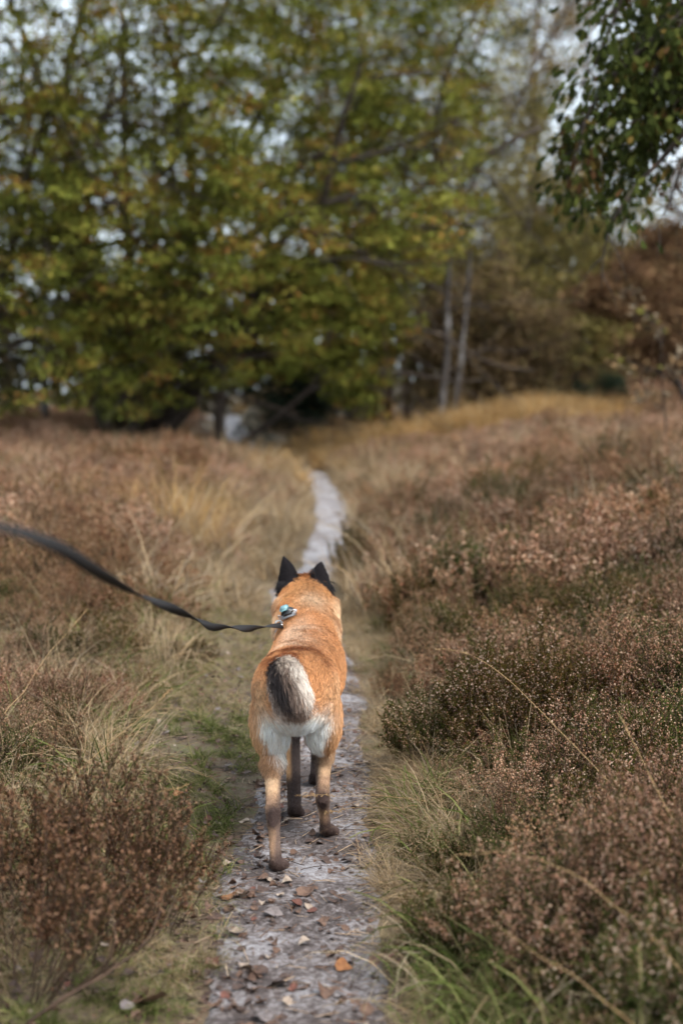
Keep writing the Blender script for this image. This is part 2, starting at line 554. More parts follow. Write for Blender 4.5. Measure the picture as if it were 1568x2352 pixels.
OLIVE = [((.028, .030, .008), 2.2), ((.070, .080, .016), 3.0), ((.145, .150, .029), 3.2), ((.20, .168, .036), 1.7), ((.18, .090, .025), 1.9), ((.095, .046, .017), 1.2)]
BROWN = [((.075, .050, .032), 2), ((.140, .096, .054), 3), ((.18, .126, .058), 2), ((.12, .104, .047), 1.8)]
KHAKI = [((.085, .078, .030), 2), ((.15, .13, .044), 3), ((.21, .165, .056), 2), ((.20, .125, .045), 1)]
RUST = [((.060, .036, .025), 2), ((.12, .068, .038), 3), ((.165, .100, .050), 2), ((.115, .085, .044), 1.8)]
PINE = [((.012, .022, .016), 2), ((.022, .036, .024), 3), ((.035, .050, .030), 1.4)]
DARKOAK = [((.026, .032, .012), 3), ((.046, .058, .016), 3), ((.085, .095, .024), 1.4), ((.11, .075, .022), .9), ((.08, .042, .020), 1.6)]

def above(base_xyz, prof):
    """drop twigs below a browse line given as (px, lowest py) pairs"""
    def f(tp):
        w = tp + np.array(base_xyz)
        px = w[:, 0] / w[:, 1] * FOC + 784
        lim = np.interp(px, [a for a, b in prof], [b for a, b in prof])
        return (w[:, 2] - CAM_H) / w[:, 1] * FOC > (900 - lim)
    return f


P_OAK = dict(levels=3, kids=[8, 6, 4], first=[.16, .22, .2], angle=[62, 48, 45], ratio=.56, rr=.55, taper=.75, seg=.28, jit=.10, up=[.15, .12, -.05, -.15], len=7.5, r=.17, flat=.75, lean=np.array([.22, 0, 0]))
# the great spreading oak left of the path
tree('oak_tree', 'large spreading olive green oak filling the left, several dark stems from one base', 285, 26.0, P_OAK, 11, OLIVE, .080, 56, .25, keep=above((xat(285, 26.0), 26.0, .3), [(0, 965), (420, 960), (560, 880), (780, 840), (1000, 640), (1070, 560), (1125, 560), (1150, -4000)]),
     stems=[(0, 0, (.02, 0, 1), 10.8, .17), (.2, .1, (.50, -.1, .78), 9.6, .16), (-.2, 0, (-.45, .1, .95), 8.8, .14), (.1, -.2, (.24, -.25, 1), 9.6, .14), (.3, -.2, (.88, -.35, .72), 8.4, .14),
            (0, -.2, (.50, -.5, .75), 6.6, .12), (-.1, -.2, (-.35, -.5, .9), 6.5, .10), (.2, .3, (.62, .15, .9), 10.2, .15), (.2, .1, (.38, .2, 1), 10.6, .14), (.1, .2, (.80, .1, .95), 9.6, .13)], minr=.012, flatk=.34,
     limbs=[([(300, 985, 25.9), (330, 800, 25.2), (400, 670, 24.4), (530, 560, 23.8), (700, 480, 23.6), (850, 440, 23.6)], .13, .04),
            ([(295, 985, 25.9), (318, 780, 25.2), (390, 600, 24.4), (560, 450, 23.8), (700, 375, 23.6), (800, 320, 23.6)], .12, .035),
            ([(285, 985, 26), (300, 760, 25.3), (298, 500, 24.6), (285, 250, 24.3), (280, 20, 24.3)], .11, .04),
            ([(275, 985, 26), (230, 760, 25.3), (170, 520, 24.6), (60, 260, 24.3)], .10, .035),
            ([(270, 985, 26), (190, 850, 25.2), (60, 700, 24.6), (-80, 620, 24.4)], .09, .03)])
tree('oak_tree', 'smaller low oak with a single dark trunk just left of the far path', 503, 25.2, dict(P_OAK, len=4.6, r=.11, kids=[8, 6, 4], up=[.1, .0, -.15, -.2], first=[.3, .2, .2]), 23, OLIVE, .080, 54, .25, keep=above((xat(503, 25.2), 25.2, .3), [(0, 950), (420, 930), (520, 850), (640, 860), (760, 900), (880, 950), (900, 800), (1000, 700)]),
     stems=[(0, 0, (.06, 0, 1), 4.8, .115), (0, 0, (.75, -.15, .75), 4.0, .07)], minr=.010, flatk=.38)
tree('oak_tree', 'olive oak at the left edge with its trunk outside the frame', -210, 24.0, dict(P_OAK, len=7.4, r=.17), 31, OLIVE, .078, 40, .235, stems=[(0, 0, (.1, 0, 1), 10.0, .17), (.1, 0, (.5, .1, .8), 8.0, .13), (0, .1, (.3, .1, 1), 9.5, .13)], minr=.012, flatk=.38)

# birches
P_BIRCH = dict(levels=2, kids=[22, 6], first=[.30, .2], angle=[52, 40], ratio=.24, rr=.32, taper=.86, seg=.35, jit=.045, up=[.15, -.1, -.5], len=12, r=.095)
P_THIN = dict(P_BIRCH, len=13, r=.075)
for lb, px, d, ln, r, sd_, lean in (
        ('white birch stem behind the great oak, left of a matching slimmer stem', 347, 31.0, 12.0, .115, 41, (.02, 0, 1)),
        ('slim white birch stem behind the great oak, nearer the path', 398, 32.5, 12.5, .09, 42, (-.03, 0, 1)),
        ('thin birch with pale foot at the far left of the wood', 105, 29.0, 12.0, .085, 43, (.02, 0, 1)),
        ('tall straight dark stemmed birch rising through the sky gap left', 282, 29.5, 14.0, .075, 44, (.012, 0, 1))):
    tree('birch_tree', lb, px, d, P_BIRCH, sd_, KHAKI, .085, 18, .30, bark=m_bark if sd_ == 44 else m_birch, stems=[(0, 0, lean, ln, r)], group='birches behind the great oak', minr=.006, droop=.6)
tree('birch_tree', 'double stemmed white birch at the edge of the yellow grass', 1010, 30.0, P_BIRCH, 45, KHAKI, .09, 12, .32, bark=m_birch,
     stems=[(0, 0, (.045, 0, 1), 10.5, .078), (.30, .3, (.03, .05, 1), 9.5, .062)], minr=.006, droop=.6)
tree('birch_tree', 'forked birch with a pale limb slanting up to the right', 1165, 37.0, dict(P_BIRCH, kids=[20, 7], first=[.42, .2]), 46, KHAKI, .10, 18, .4, bark=m_birch,
     stems=[(0, 0, (.06, 0, 1), 8.0, .12), (.25, 0, (.42, -.15, 1), 6.0, .10)], minr=.006, droop=.5)

# bushy khaki birches that close the right-hand background
P_BUSH = dict(levels=2, kids=[20, 8], first=[.08, .15], angle=[58, 45], ratio=.42, rr=.4, taper=.85, seg=.25, jit=.08, up=[.1, .15, -.2], len=5, r=.08)
for lb, px, d, ln, sd_, pal in (
        ('khaki bushy birch behind the double stemmed birch', 1085, 34.5, 5.4, 51, KHAKI),
        ('broad khaki brown bushy birch in the middle of the right background', 1215, 36.0, 6.3, 52, KHAKI),
        ('yellowish bushy birch right of the forked birch', 1318, 38.0, 5.6, 53, KHAKI),
        ('brown bushy birch low in the gap beside the double stemmed birch', 1120, 32.5, 3.2, 54, BROWN)):
    tree('birch_tree', lb, px, d, P_BUSH, sd_, pal, .11, 18, .30, group='bushy birches on the right', minr=.008, droop=.4, stems=[(0, 0, (0, 0, 1), ln, .08), (.3, .1, (.25, 0, 1), ln * .85, .06), (-.3, 0, (-.25, .1, 1), ln * .8, .06)])
# tall thin-crowned trees behind them
P_TALL = dict(levels=2, kids=[26, 7], first=[.28, .2], angle=[60, 45], ratio=.24, rr=.3, taper=.85, seg=.5, jit=.05, up=[.1, .05, -.3], len=16, r=.14)
for lb, px, d, ln, sd_, pal, per in (
        ('tall greyish brown thin crowned tree rising right of the oak crown', 1190, 44.0, 17.5, 61, BROWN, 42),
        ('tall brown thin crowned tree at the top right behind the hanging oak branch', 1330, 47.0, 17.0, 62, BROWN, 36),
        ('tall brown thin crowned tree close behind the right edge of the oak crown', 1090, 46.0, 16.0, 63, BROWN, 40),
        ('tall greyish tree between the two brown crowned trees, farthest back', 1255, 52.0, 18.5, 64, BROWN, 40),
        ('tall brown tree above the forked birch, its top outside the frame', 1140, 49.0, 18.0, 65, BROWN, 40)):
    tree('larch_tree', lb, px, d, P_TALL, sd_, pal, .10, per, .46, bark=m_pinebark, group='tall brown trees on the right', minr=.008, droop=.3)

# pines: bare dark trunks in the middle distance
P_PINE = dict(levels=2, kids=[24, 6], first=[.30, .2], angle=[70, 45], ratio=.25, rr=.3, taper=.8, seg=.4, jit=.035, up=[.05, .1, .1], len=12, r=.15, cone=.6)
for i, (lb, px, d, ln) in enumerate((
        ('leftmost dark pine trunk in the shaded middle of the wood', 805, 35.0, 11.5),
        ('second dark pine trunk in the shaded middle of the wood', 848, 37.0, 12.5),
        ('third dark pine trunk in the shaded middle of the wood', 893, 34.0, 11.0),
        ('fourth dark pine trunk in the shaded middle of the wood', 935, 38.0, 12.0),
        ('rightmost dark pine trunk just left of the double stemmed birch', 975, 36.0, 11.5))):
    tree('pine_tree', lb, px, d, P_PINE, 70 + i, PINE, .16, 18, .5, material=m_needle, bark=m_pinebark, group='dark pines in the middle', minr=.01, aspect=.3)
tree('pine_tree', 'tall blue green pine showing above the oak crown', 765, 47.0, dict(P_PINE, len=16, first=[.35, .2]), 78, [((.030, .050, .044), 2), ((.05, .075, .062), 2)], .18, 30, .6, material=m_needle, bark=m_pinebark, minr=.01, aspect=.3)
# a low young pine right of the far path
P_SAP = dict(levels=2, kids=[18, 6], first=[.05, .2], angle=[78, 45], ratio=.55, rr=.35, taper=.85, seg=.15, jit=.04, up=[.05, .05, .0], len=2.4, r=.05, cone=.9)
tree('pine_tree', 'low dark blue green young pine right of the hump by the far path', 745, 32.0, P_SAP, 81, PINE, .13, 30, .30, material=m_needle, bark=m_pinebark, minr=.008, aspect=.3, stems=[(0, 0, (0, 0, 1), 2.1, .05), (-.7, .4, (-.1, 0, 1), 2.3, .05)])
tree('juniper_bush', 'small dark green juniper on the heath slope at right', 1352, 34.0, dict(P_SAP, kids=[12, 5], ratio=.5), 82, PINE, .09, 20, .2, material=m_needle, bark=m_pinebark, minr=.006, aspect=.3, cat='bush', stems=[(0, 0, (-.3, 0, 1), .8, .03), (.35, 0, (.3, 0, 1), 1.1, .03), (-.4, 0, (-.7, 0, 1), .8, .03)])

# right edge
tree('oak_tree', 'rust brown oak with a black trunk at the right edge', 1590, 29.0, dict(P_OAK, len=4.4, r=.15, levels=3, kids=[8, 6, 4], lean=np.zeros(3), ratio=.42), 91, RUST, .11, 24, .32, stems=[(0, 0, (.05, 0, 1), 4.3, .15), (0, 0, (-.18, 0, 1), 3.6, .10)], keep=above((xat(1590, 29.0), 29.0, .9), [(1300, 760), (1450, 800), (1700, 800)]), minr=.012)
tree('oak_tree', 'little orange brown oak with a thin trunk on the heath slope', 1397, 41.0, dict(P_OAK, len=3.8, r=.08, levels=3, kids=[6, 5, 4], lean=np.zeros(3), first=[.35, .2, .2]), 92, [((.14, .08, .03), 2), ((.19, .105, .04), 2), ((.10, .06, .03), 1)], .12, 22, .45, minr=.01)
tree('oak_tree', 'yellow brown crown above the rust brown oak at the right edge', 1600, 39.0, dict(P_OAK, len=7.2, r=.14, lean=np.zeros(3), kids=[8, 6, 4]), 93, [((.12, .075, .03), 2), ((.17, .11, .04), 2), ((.13, .055, .02), 1)], .13, 24, .55, minr=.012)
tree('oak_sapling', 'thin sapling with a few pale leaves standing in the heather at right', 1515, 15.0, dict(P_OAK, len=1.75, r=.014, levels=2, kids=[7, 4], seg=.12, lean=np.zeros(3), first=[.45, .2], ratio=.32), 94, [((.16, .10, .05), 2), ((.20, .16, .11), .8), ((.15, .14, .03), 1)], .06, 3, .10, cat='sapling', shape='oak', aspect=1.0)

# the near oak whose branch hangs into the top right corner; trunk outside the frame
rs = np.random.default_rng(101)
NO = np.array([3.9, 8.9, float(height(3.9, 8.9)) - .05])
noak = obj('oak_tree', None, label='near oak whose dark leafy branch hangs into the top right corner', cat='tree', loc=tuple(NO))
skel, tips = [], []
skel.append((np.array([(0, 0, 0), (-.05, 0, 1.2), (-.1, .02, 2.6), (0, 0, 4.2), (.1, 0, 6)]), np.array([.24, .2, .18, .15, .09]), 0))
P_BR = dict(levels=2, kids=[7, 5], first=[.15, .15], angle=[50, 50], ratio=.50, rr=.55, taper=.8, seg=.10, jit=.10, up=[-.3, -.35, -.5], len=1, r=.02)
limbs = [((4.15), (1500, 330), 1.2), (4.25, (1420, 150), 1.1), (4.4, (1540, 60), 1.0), (4.0, (1455, 440), 1.1), (4.5, (1390, 20), .9), (4.2, (1590, 180), .9), (4.3, (1330, 260), .8), (4.1, (1480, 240), .9), (4.1, (1560, 330), .8)]
for z0, (tx, ty), ln in limbs:
    p0 = np.array([-.05, 0, z0 - 1.2 + .8])
    tgt = np.array(at(tx + 60, ty - 70, 8.6 + rs.uniform(-.5, .5))) - NO
    n = 8; w = np.linspace(0, 1, n)
    pts = p0[None] * (1 - w)[:, None] + tgt[None] * w[:, None]; pts[:, 2] += np.sin(w * math.pi) * .35
    skel.append((pts, np.linspace(.06, .016, n), 1))
    dv = unit(tgt - pts[-3])
    for q in range(3):
        grow(skel, tips, pts[-1 - q * 1], unit(dv * .6 + np.array([-.25, 0, -.55 + .3 * q]) + rs.normal(0, .25, 3)), ln * .75, .014, 1, P_BR, rs)
obj('trunk', wood_mesh('near_oak_trunk', skel, m_bark), noak)


def in_corner(tp):
    w = tp + NO
    px = w[:, 0] / w[:, 1] * FOC + 784
    pyy = 900 - (w[:, 2] - CAM_H) / w[:, 1] * FOC
    return (px > 1245 + 60 * vnoise(w[:, 2] * 3, w[:, 1] * 2, 4)) & (pyy < np.interp(px, [1250, 1320, 1400, 1460, 1500, 1700], [430, 520, 575, 470, 330, 290]))


m_oakleaf = leaf_material('near_oak_leaves', rand=.0, trans=.4)
obj('crown', crown_mesh('near_oak_crown', tips, 24, .15, .068, DARKOAK, rs, m_oakleaf, 'oak', .9, .62, keep=in_corner, droop=.5), noak)

# the far wood behind everything: one mass
rs = np.random.default_rng(111)
mbw = MB(); cs = []
for i in range(46):
    px = -500 + i * 58 + rs.uniform(-30, 30); d = rs.uniform(50, 72)
    x0 = xat(px, d); hgt = rs.uniform(4.5, 6.5) if px > 1080 else rs.uniform(4.5, 7.5)
    if px > 1380: hgt *= .72
    z0 = float(height(x0, d))
    mbw.tube(np.array([(x0, d, z0 - .2), (x0 + rs.normal(0, .2), d, z0 + hgt * .5), (x0, d, z0 + hgt * .95)]), [.16, .11, .03], 5)
    m = 90
    zz = rs.uniform(.04, 1.0, m)
    rr_ = (1.9 * np.sqrt(np.clip(1 - zz, 0.02, 1)) + .35)
    th = rs.uniform(0, 6.28, m); q_ = np.sqrt(rs.random(m))
    cs.append(np.stack([x0 + rr_ * q_ * np.cos(th), d + rr_ * q_ * np.sin(th), z0 + hgt * zz], 1))
cs = np.vstack(cs)
tp_ = [(c, np.array([0, 0, .3])) for c in cs]
cm_ = crown_mesh('wood_foliage', tp_, 14, .85, .34, [((.020, .020, .012), 3), ((.036, .032, .017), 3), ((.055, .042, .022), 2), ((.06, .036, .018), 1)], rs, m_leaf, flatk=.6)
wood = obj('distant_wood', cm_, label='distant dark wood closing the view behind the nearer trees', cat='wood', kind='stuff')
tw = obj('trunks', mbw.mesh('wood_trunks', [m_pinebark], smooth=True, col=False), wood); tw['kind'] = 'stuff'
# ================================================================== the dog
DOG = np.array([-.13, 4.15, 0.0])
dog = obj('dog', None, label='tan shepherd dog with black ears walking away along the sandy path', cat='dog', loc=tuple(DOG))


class Body:
    def __init__(self): self.v = []; self.f = []; self.n = 0

    def loft(self, pts, ra, rb, side=None, n=20):
        """closed tube: ra = half width along 'side' (default X), rb = half depth across"""
        pts = np.asarray(pts, float); k = len(pts)
        # refine with Catmull-Rom so outlines curve
        tt = np.linspace(0, k - 1, (k - 1) * 4 + 1)

        def cr(a):
            a = np.asarray(a, float)
            if a.ndim == 1: a = a[:, None]
            ap = np.vstack([2 * a[0] - a[1], a, 2 * a[-1] - a[-2]])
            o = []
            for t in tt:
                i = min(int(t), k - 2); u = t - i
                p0, p1, p2, p3 = ap[i], ap[i + 1], ap[i + 2], ap[i + 3]
                o.append(.5 * (2 * p1 + (p2 - p0) * u + (2 * p0 - 5 * p1 + 4 * p2 - p3) * u * u + (3 * p1 - p0 - 3 * p2 + p3) * u ** 3))
            return np.array(o)
        P = cr(pts); A = np.maximum(cr(ra)[:, 0], .003); B = np.maximum(cr(rb)[:, 0], .003)
        d = unit(np.gradient(P, axis=0))
        X = np.array([1.0, 0, 0]) if side is None else np.asarray(side, float)
        a = unit(X[None] - d * (d @ X)[:, None]); b = np.cross(d, a)
        # round the ends
        P = np.vstack([P[0] - d[0] * min(A[0], B[0]) * .7, P, P[-1] + d[-1] * min(A[-1], B[-1]) * .7])
        A = np.concatenate([[A[0] * .45], A, [A[-1] * .45]]); B = np.concatenate([[B[0] * .45], B, [B[-1] * .45]])
        a = np.vstack([a[:1], a, a[-1:]]); b = np.vstack([b[:1], b, b[-1:]])
        ang = np.arange(n) * 2 * math.pi / n
        R = P[:, None] + a[:, None] * (A[:, None] * np.cos(ang))[..., None] + b[:, None] * (B[:, None] * np.sin(ang))[..., None]
        v = R.reshape(-1, 3); m = len(P); f = []
        for i in range(m - 1):
            for j in range(n):
                j2 = (j + 1) % n
                f.append((i * n + j, i * n + j2, (i + 1) * n + j2, (i + 1) * n + j))
        f.append(tuple(range(n - 1, -1, -1))); f.append(tuple(range((m - 1) * n, m * n)))
        self.v.append(v); self.f += [tuple(x + self.n for x in q) for q in f]; self.n += len(v)

    def blob(self, c, r, rot=None, n=14):
        c = np.asarray(c, float); r = np.asarray(r, float)
        v = [(0, 0, 1)]
        for i in range(1, n):
            th = math.pi * i / n
            for j in range(n): v.append((math.sin(th) * math.cos(2 * math.pi * j / n), math.sin(th) * math.sin(2 * math.pi * j / n), math.cos(th)))
        v.append((0, 0, -1)); v = np.array(v) * r
        if rot is not None: v = v @ np.array(rot).T
        f = [(0, 1 + j, 1 + (j + 1) % n) for j in range(n)]
        for i in range(n - 2):
            for j in range(n):
                a_ = 1 + i * n + j; b_ = 1 + i * n + (j + 1) % n
                f.append((a_, a_ + n, b_ + n, b_))
        e = len(v) - 1; s = 1 + (n - 2) * n
        f += [(e, s + (j + 1) % n, s + j) for j in range(n)]
        self.v.append(v + c); self.f += [tuple(x + self.n for x in q) for q in f]; self.n += len(v)


B_ = Body()
# trunk, rump to breast: deep chest, tucked loin
B_.loft([(-.133, 4.00, .49), (-.134, 4.06, .482), (-.134, 4.15, .478), (-.128, 4.28, .482), (-.118, 4.42, .468), (-.112, 4.54, .455), (-.112, 4.64, .455), (-.114, 4.73, .47), (-.116, 4.79, .49)],
        [.080, .116, .126, .116, .118, .124, .114, .095, .06], [.088, .114, .120, .112, .134, .152, .158, .135, .085])
# neck
B_.loft([(-.113, 4.60, .500), (-.116, 4.70, .545), (-.120, 4.79, .580), (-.124, 4.87, .612), (-.127, 4.94, .632)],
        [.098, .107, .102, .091, .078], [.120, .105, .090, .080, .070])
# neck ruff beside the cheeks
B_.blob((-.192, 4.86, .60), (.036, .07, .05)); B_.blob((-.052, 4.86, .60), (.036, .07, .05))
# skull and muzzle, pointing ahead and a little down
B_.loft([(-.127, 4.90, .632), (-.128, 4.97, .640), (-.128, 5.03, .632), (-.127, 5.075, .605)], [.066, .076, .064, .040], [.062, .066, .058, .042])
B_.loft([(-.127, 5.05, .610), (-.127, 5.11, .592), (-.126, 5.175, .572), (-.126, 5.20, .566)], [.045, .034, .028, .020], [.043, .034, .028, .018])
B_.blob((-.126, 5.215, .578), (.016, .012, .013))
# hind legs: thigh, gaskin to hock, shank, paw
def hind(hip, knee, hock, ankle, toe, w=1.0, sx=1):
    hip, knee, hock, ankle, toe = [np.array(p, float) for p in (hip, knee, hock, ankle, toe)]
    mid = (hip + knee) / 2 + np.array([.004 * sx, -.035, -.01])
    top_ = hip + np.array([-.008 * sx, -.012, .035])
    B_.loft([top_, hip, mid, knee], [.042, .058, .056 * w, .039], [.055, .092, .092, .058])
    q1 = knee * .7 + hock * .3 + np.array([0, -.02, 0]); q2 = knee * .33 + hock * .67 + np.array([0, -.008, 0])
    B_.loft([knee, q1, q2, hock], [.039, .031, .0210, .020], [.058, .046, .026, .023])
    B_.loft([hock + np.array([0, -.008, .012]), hock, hock * .5 + ankle * .5, ankle], [.017, .0215, .0155, .0170], [.018, .027, .0165, .018])
    paw(ankle, toe)


def paw(ankle, toe):
    d = toe - ankle; d[2] = 0; d = d / (np.linalg.norm(d) + 1e-9); s = np.array([d[1], -d[0], 0])
    B_.loft([ankle, ankle * .5 + toe * .5, toe], [.019, .026, .024], [.019, .020, .017])
    for k in (-1.5, -.5, .5, 1.5):
        c = toe + d * (.020 - .006 * abs(k)) + s * k * .0125; c[2] = toe[2] - .004
        B_.blob(c, (.0085, .020, .014))


gzl = float(surf(-.177, 3.9)) - .004; gzr = float(surf(-.04, 4.22)) - .004; gfl = float(surf(-.145, 4.4)) - .004; gfr = float(surf(-.085, 4.8)) - .004
hind((-.198, 4.13, .440), (-.206, 4.215, .315), (-.194, 3.945, .165 + gzl), (-.183, 3.885, .028 + gzl), (-.177, 3.925, .012 + gzl), sx=-1)
hind((-.068, 4.15, .440), (-.055, 4.290, .310), (-.056, 4.150, .143 + gzr), (-.048, 4.190, .034 + gzr), (-.036, 4.235, .012 + gzr), sx=1)


def fore(sh, el, wr, pas, toe):
    sh, el, wr, pas, toe = [np.array(p, float) for p in (sh, el, wr, pas, toe)]
    B_.loft([sh, sh * .5 + el * .5, el], [.048, .046, .036], [.075, .066, .045])
    B_.loft([el, el * .6 + wr * .4, wr], [.034, .027, .0215], [.042, .030, .0225])
    B_.loft([wr, wr * .5 + pas * .5, pas], [.0225, .021, .021], [.023, .021, .021])
    paw(pas, toe)


fore((-.165, 4.66, .44), (-.168, 4.58, .315), (-.153, 4.445, .130 + gfl), (-.148, 4.392, .040 + gfl), (-.145, 4.425, .013 + gfl))
fore((-.062, 4.68, .44), (-.066, 4.66, .310), (-.080, 4.755, .150 + gfr), (-.085, 4.742, .048 + gfr), (-.086, 4.785, .014 + gfr))
# tail: down from the croup, sweeping back and curling up to the left
TAIL = np.array([(-.140, 4.07, .550), (-.150, 4.01, .562), (-.156, 3.955, .563), (-.152, 3.915, .547), (-.144, 3.895, .522), (-.137, 3.888, .500), (-.131, 3.892, .482), (-.127, 3.90, .470)])
B_.loft(TAIL, [.030, .032, .036, .040, .042, .040, .032, .016], [.030, .030, .032, .036, .037, .035, .028, .014])
# ears: cupped triangles, outer side turned to the camera
def ear(base_in, base_out, tip, fwd):
    bi, bo, tp = [np.array(p, float) for p in (base_in, base_out, tip)]
    rows = 9; cols = 9; V = []
    fwd = np.array(fwd, float)
    for side in (0, 1):
        for i in range(rows):
            t = i / (rows - 1)
            for j in range(cols):
                u = j / (cols - 1)
                e = (bi * (1 - u) + bo * u)
                w = (1 - t ** 1.9)
                mid = (bi + bo) / 2
                p = mid * (1 - t) + tp * t + (e - mid) * w
                cup = 4 * u * (1 - u) * .024 * (1 - t * .7)          # back of the ear bulges to the camera
                p = p - fwd * cup + fwd * (.0 if side == 0 else .014)
                V.append(p)
    V = np.array(V); f = []; N = rows * cols
    for i in range(rows - 1):
        for j in range(cols - 1):
            a_ = i * cols + j
            f.append((a_, a_ + 1, a_ + cols + 1, a_ + cols)); f.append((N + a_, N + a_ + cols, N + a_ + cols + 1, N + a_ + 1))
    border = [j for j in range(cols)] + [i * cols + cols - 1 for i in range(1, rows)] + [(rows - 1) * cols + j for j in range(cols - 2, -1, -1)] + [i * cols for i in range(rows - 2, 0, -1)]
    for a_, b_ in zip(border, border[1:] + border[:1]): f.append((b_, a_, N + a_, N + b_))
    B_.v.append(V); B_.f += [tuple(x + B_.n for x in q) for q in f]; B_.n += len(V)


ear((-.150, 4.965, .694), (-.218, 4.945, .640), (-.203, 4.962, .776), (-.35, .9, .15))
ear((-.108, 4.965, .696), (-.034, 4.945, .645), (-.072, 4.962, .756), (.55, .8, .15))

raw = bpy.data.meshes.new('dog_raw')
raw.from_pydata((np.vstack(B_.v) - DOG).tolist(), [], B_.f); raw.update()
tmp = obj('dog_raw', raw)
md = tmp.modifiers.new('r', 'REMESH'); md.mode = 'VOXEL'; md.voxel_size = .0048; md.use_smooth_shade = True
md = tmp.modifiers.new('s', 'SMOOTH'); md.factor = .5; md.iterations = 7
dg = bpy.context.evaluated_depsgraph_get()
body_me = bpy.data.meshes.new_from_object(tmp.evaluated_get(dg))
bpy.data.objects.remove(tmp)
body_me.name = 'dog_body'


def mixc(a, b, t):
    t = np.asarray(t)[:, None]; return a * (1 - t) + b * t


def tail_t(P):
    """distance to the tail line and how far along it"""
    best = np.full(len(P), 9.0); tpar = np.zeros(len(P)); tdir = np.zeros((len(P), 3))
    for i in range(len(TAIL) - 1):
        a, b = TAIL[i], TAIL[i + 1]; ab = b - a
        t = np.clip(((P - a) @ ab) / (ab @ ab), 0, 1)
        d = np.linalg.norm(P - (a + t[:, None] * ab), axis=1)
        k = d < best
        best[k] = d[k]; tpar[k] = (i + t[k]) / (len(TAIL) - 1); tdir[k] = ab / np.linalg.norm(ab)
    return best, tpar, tdir


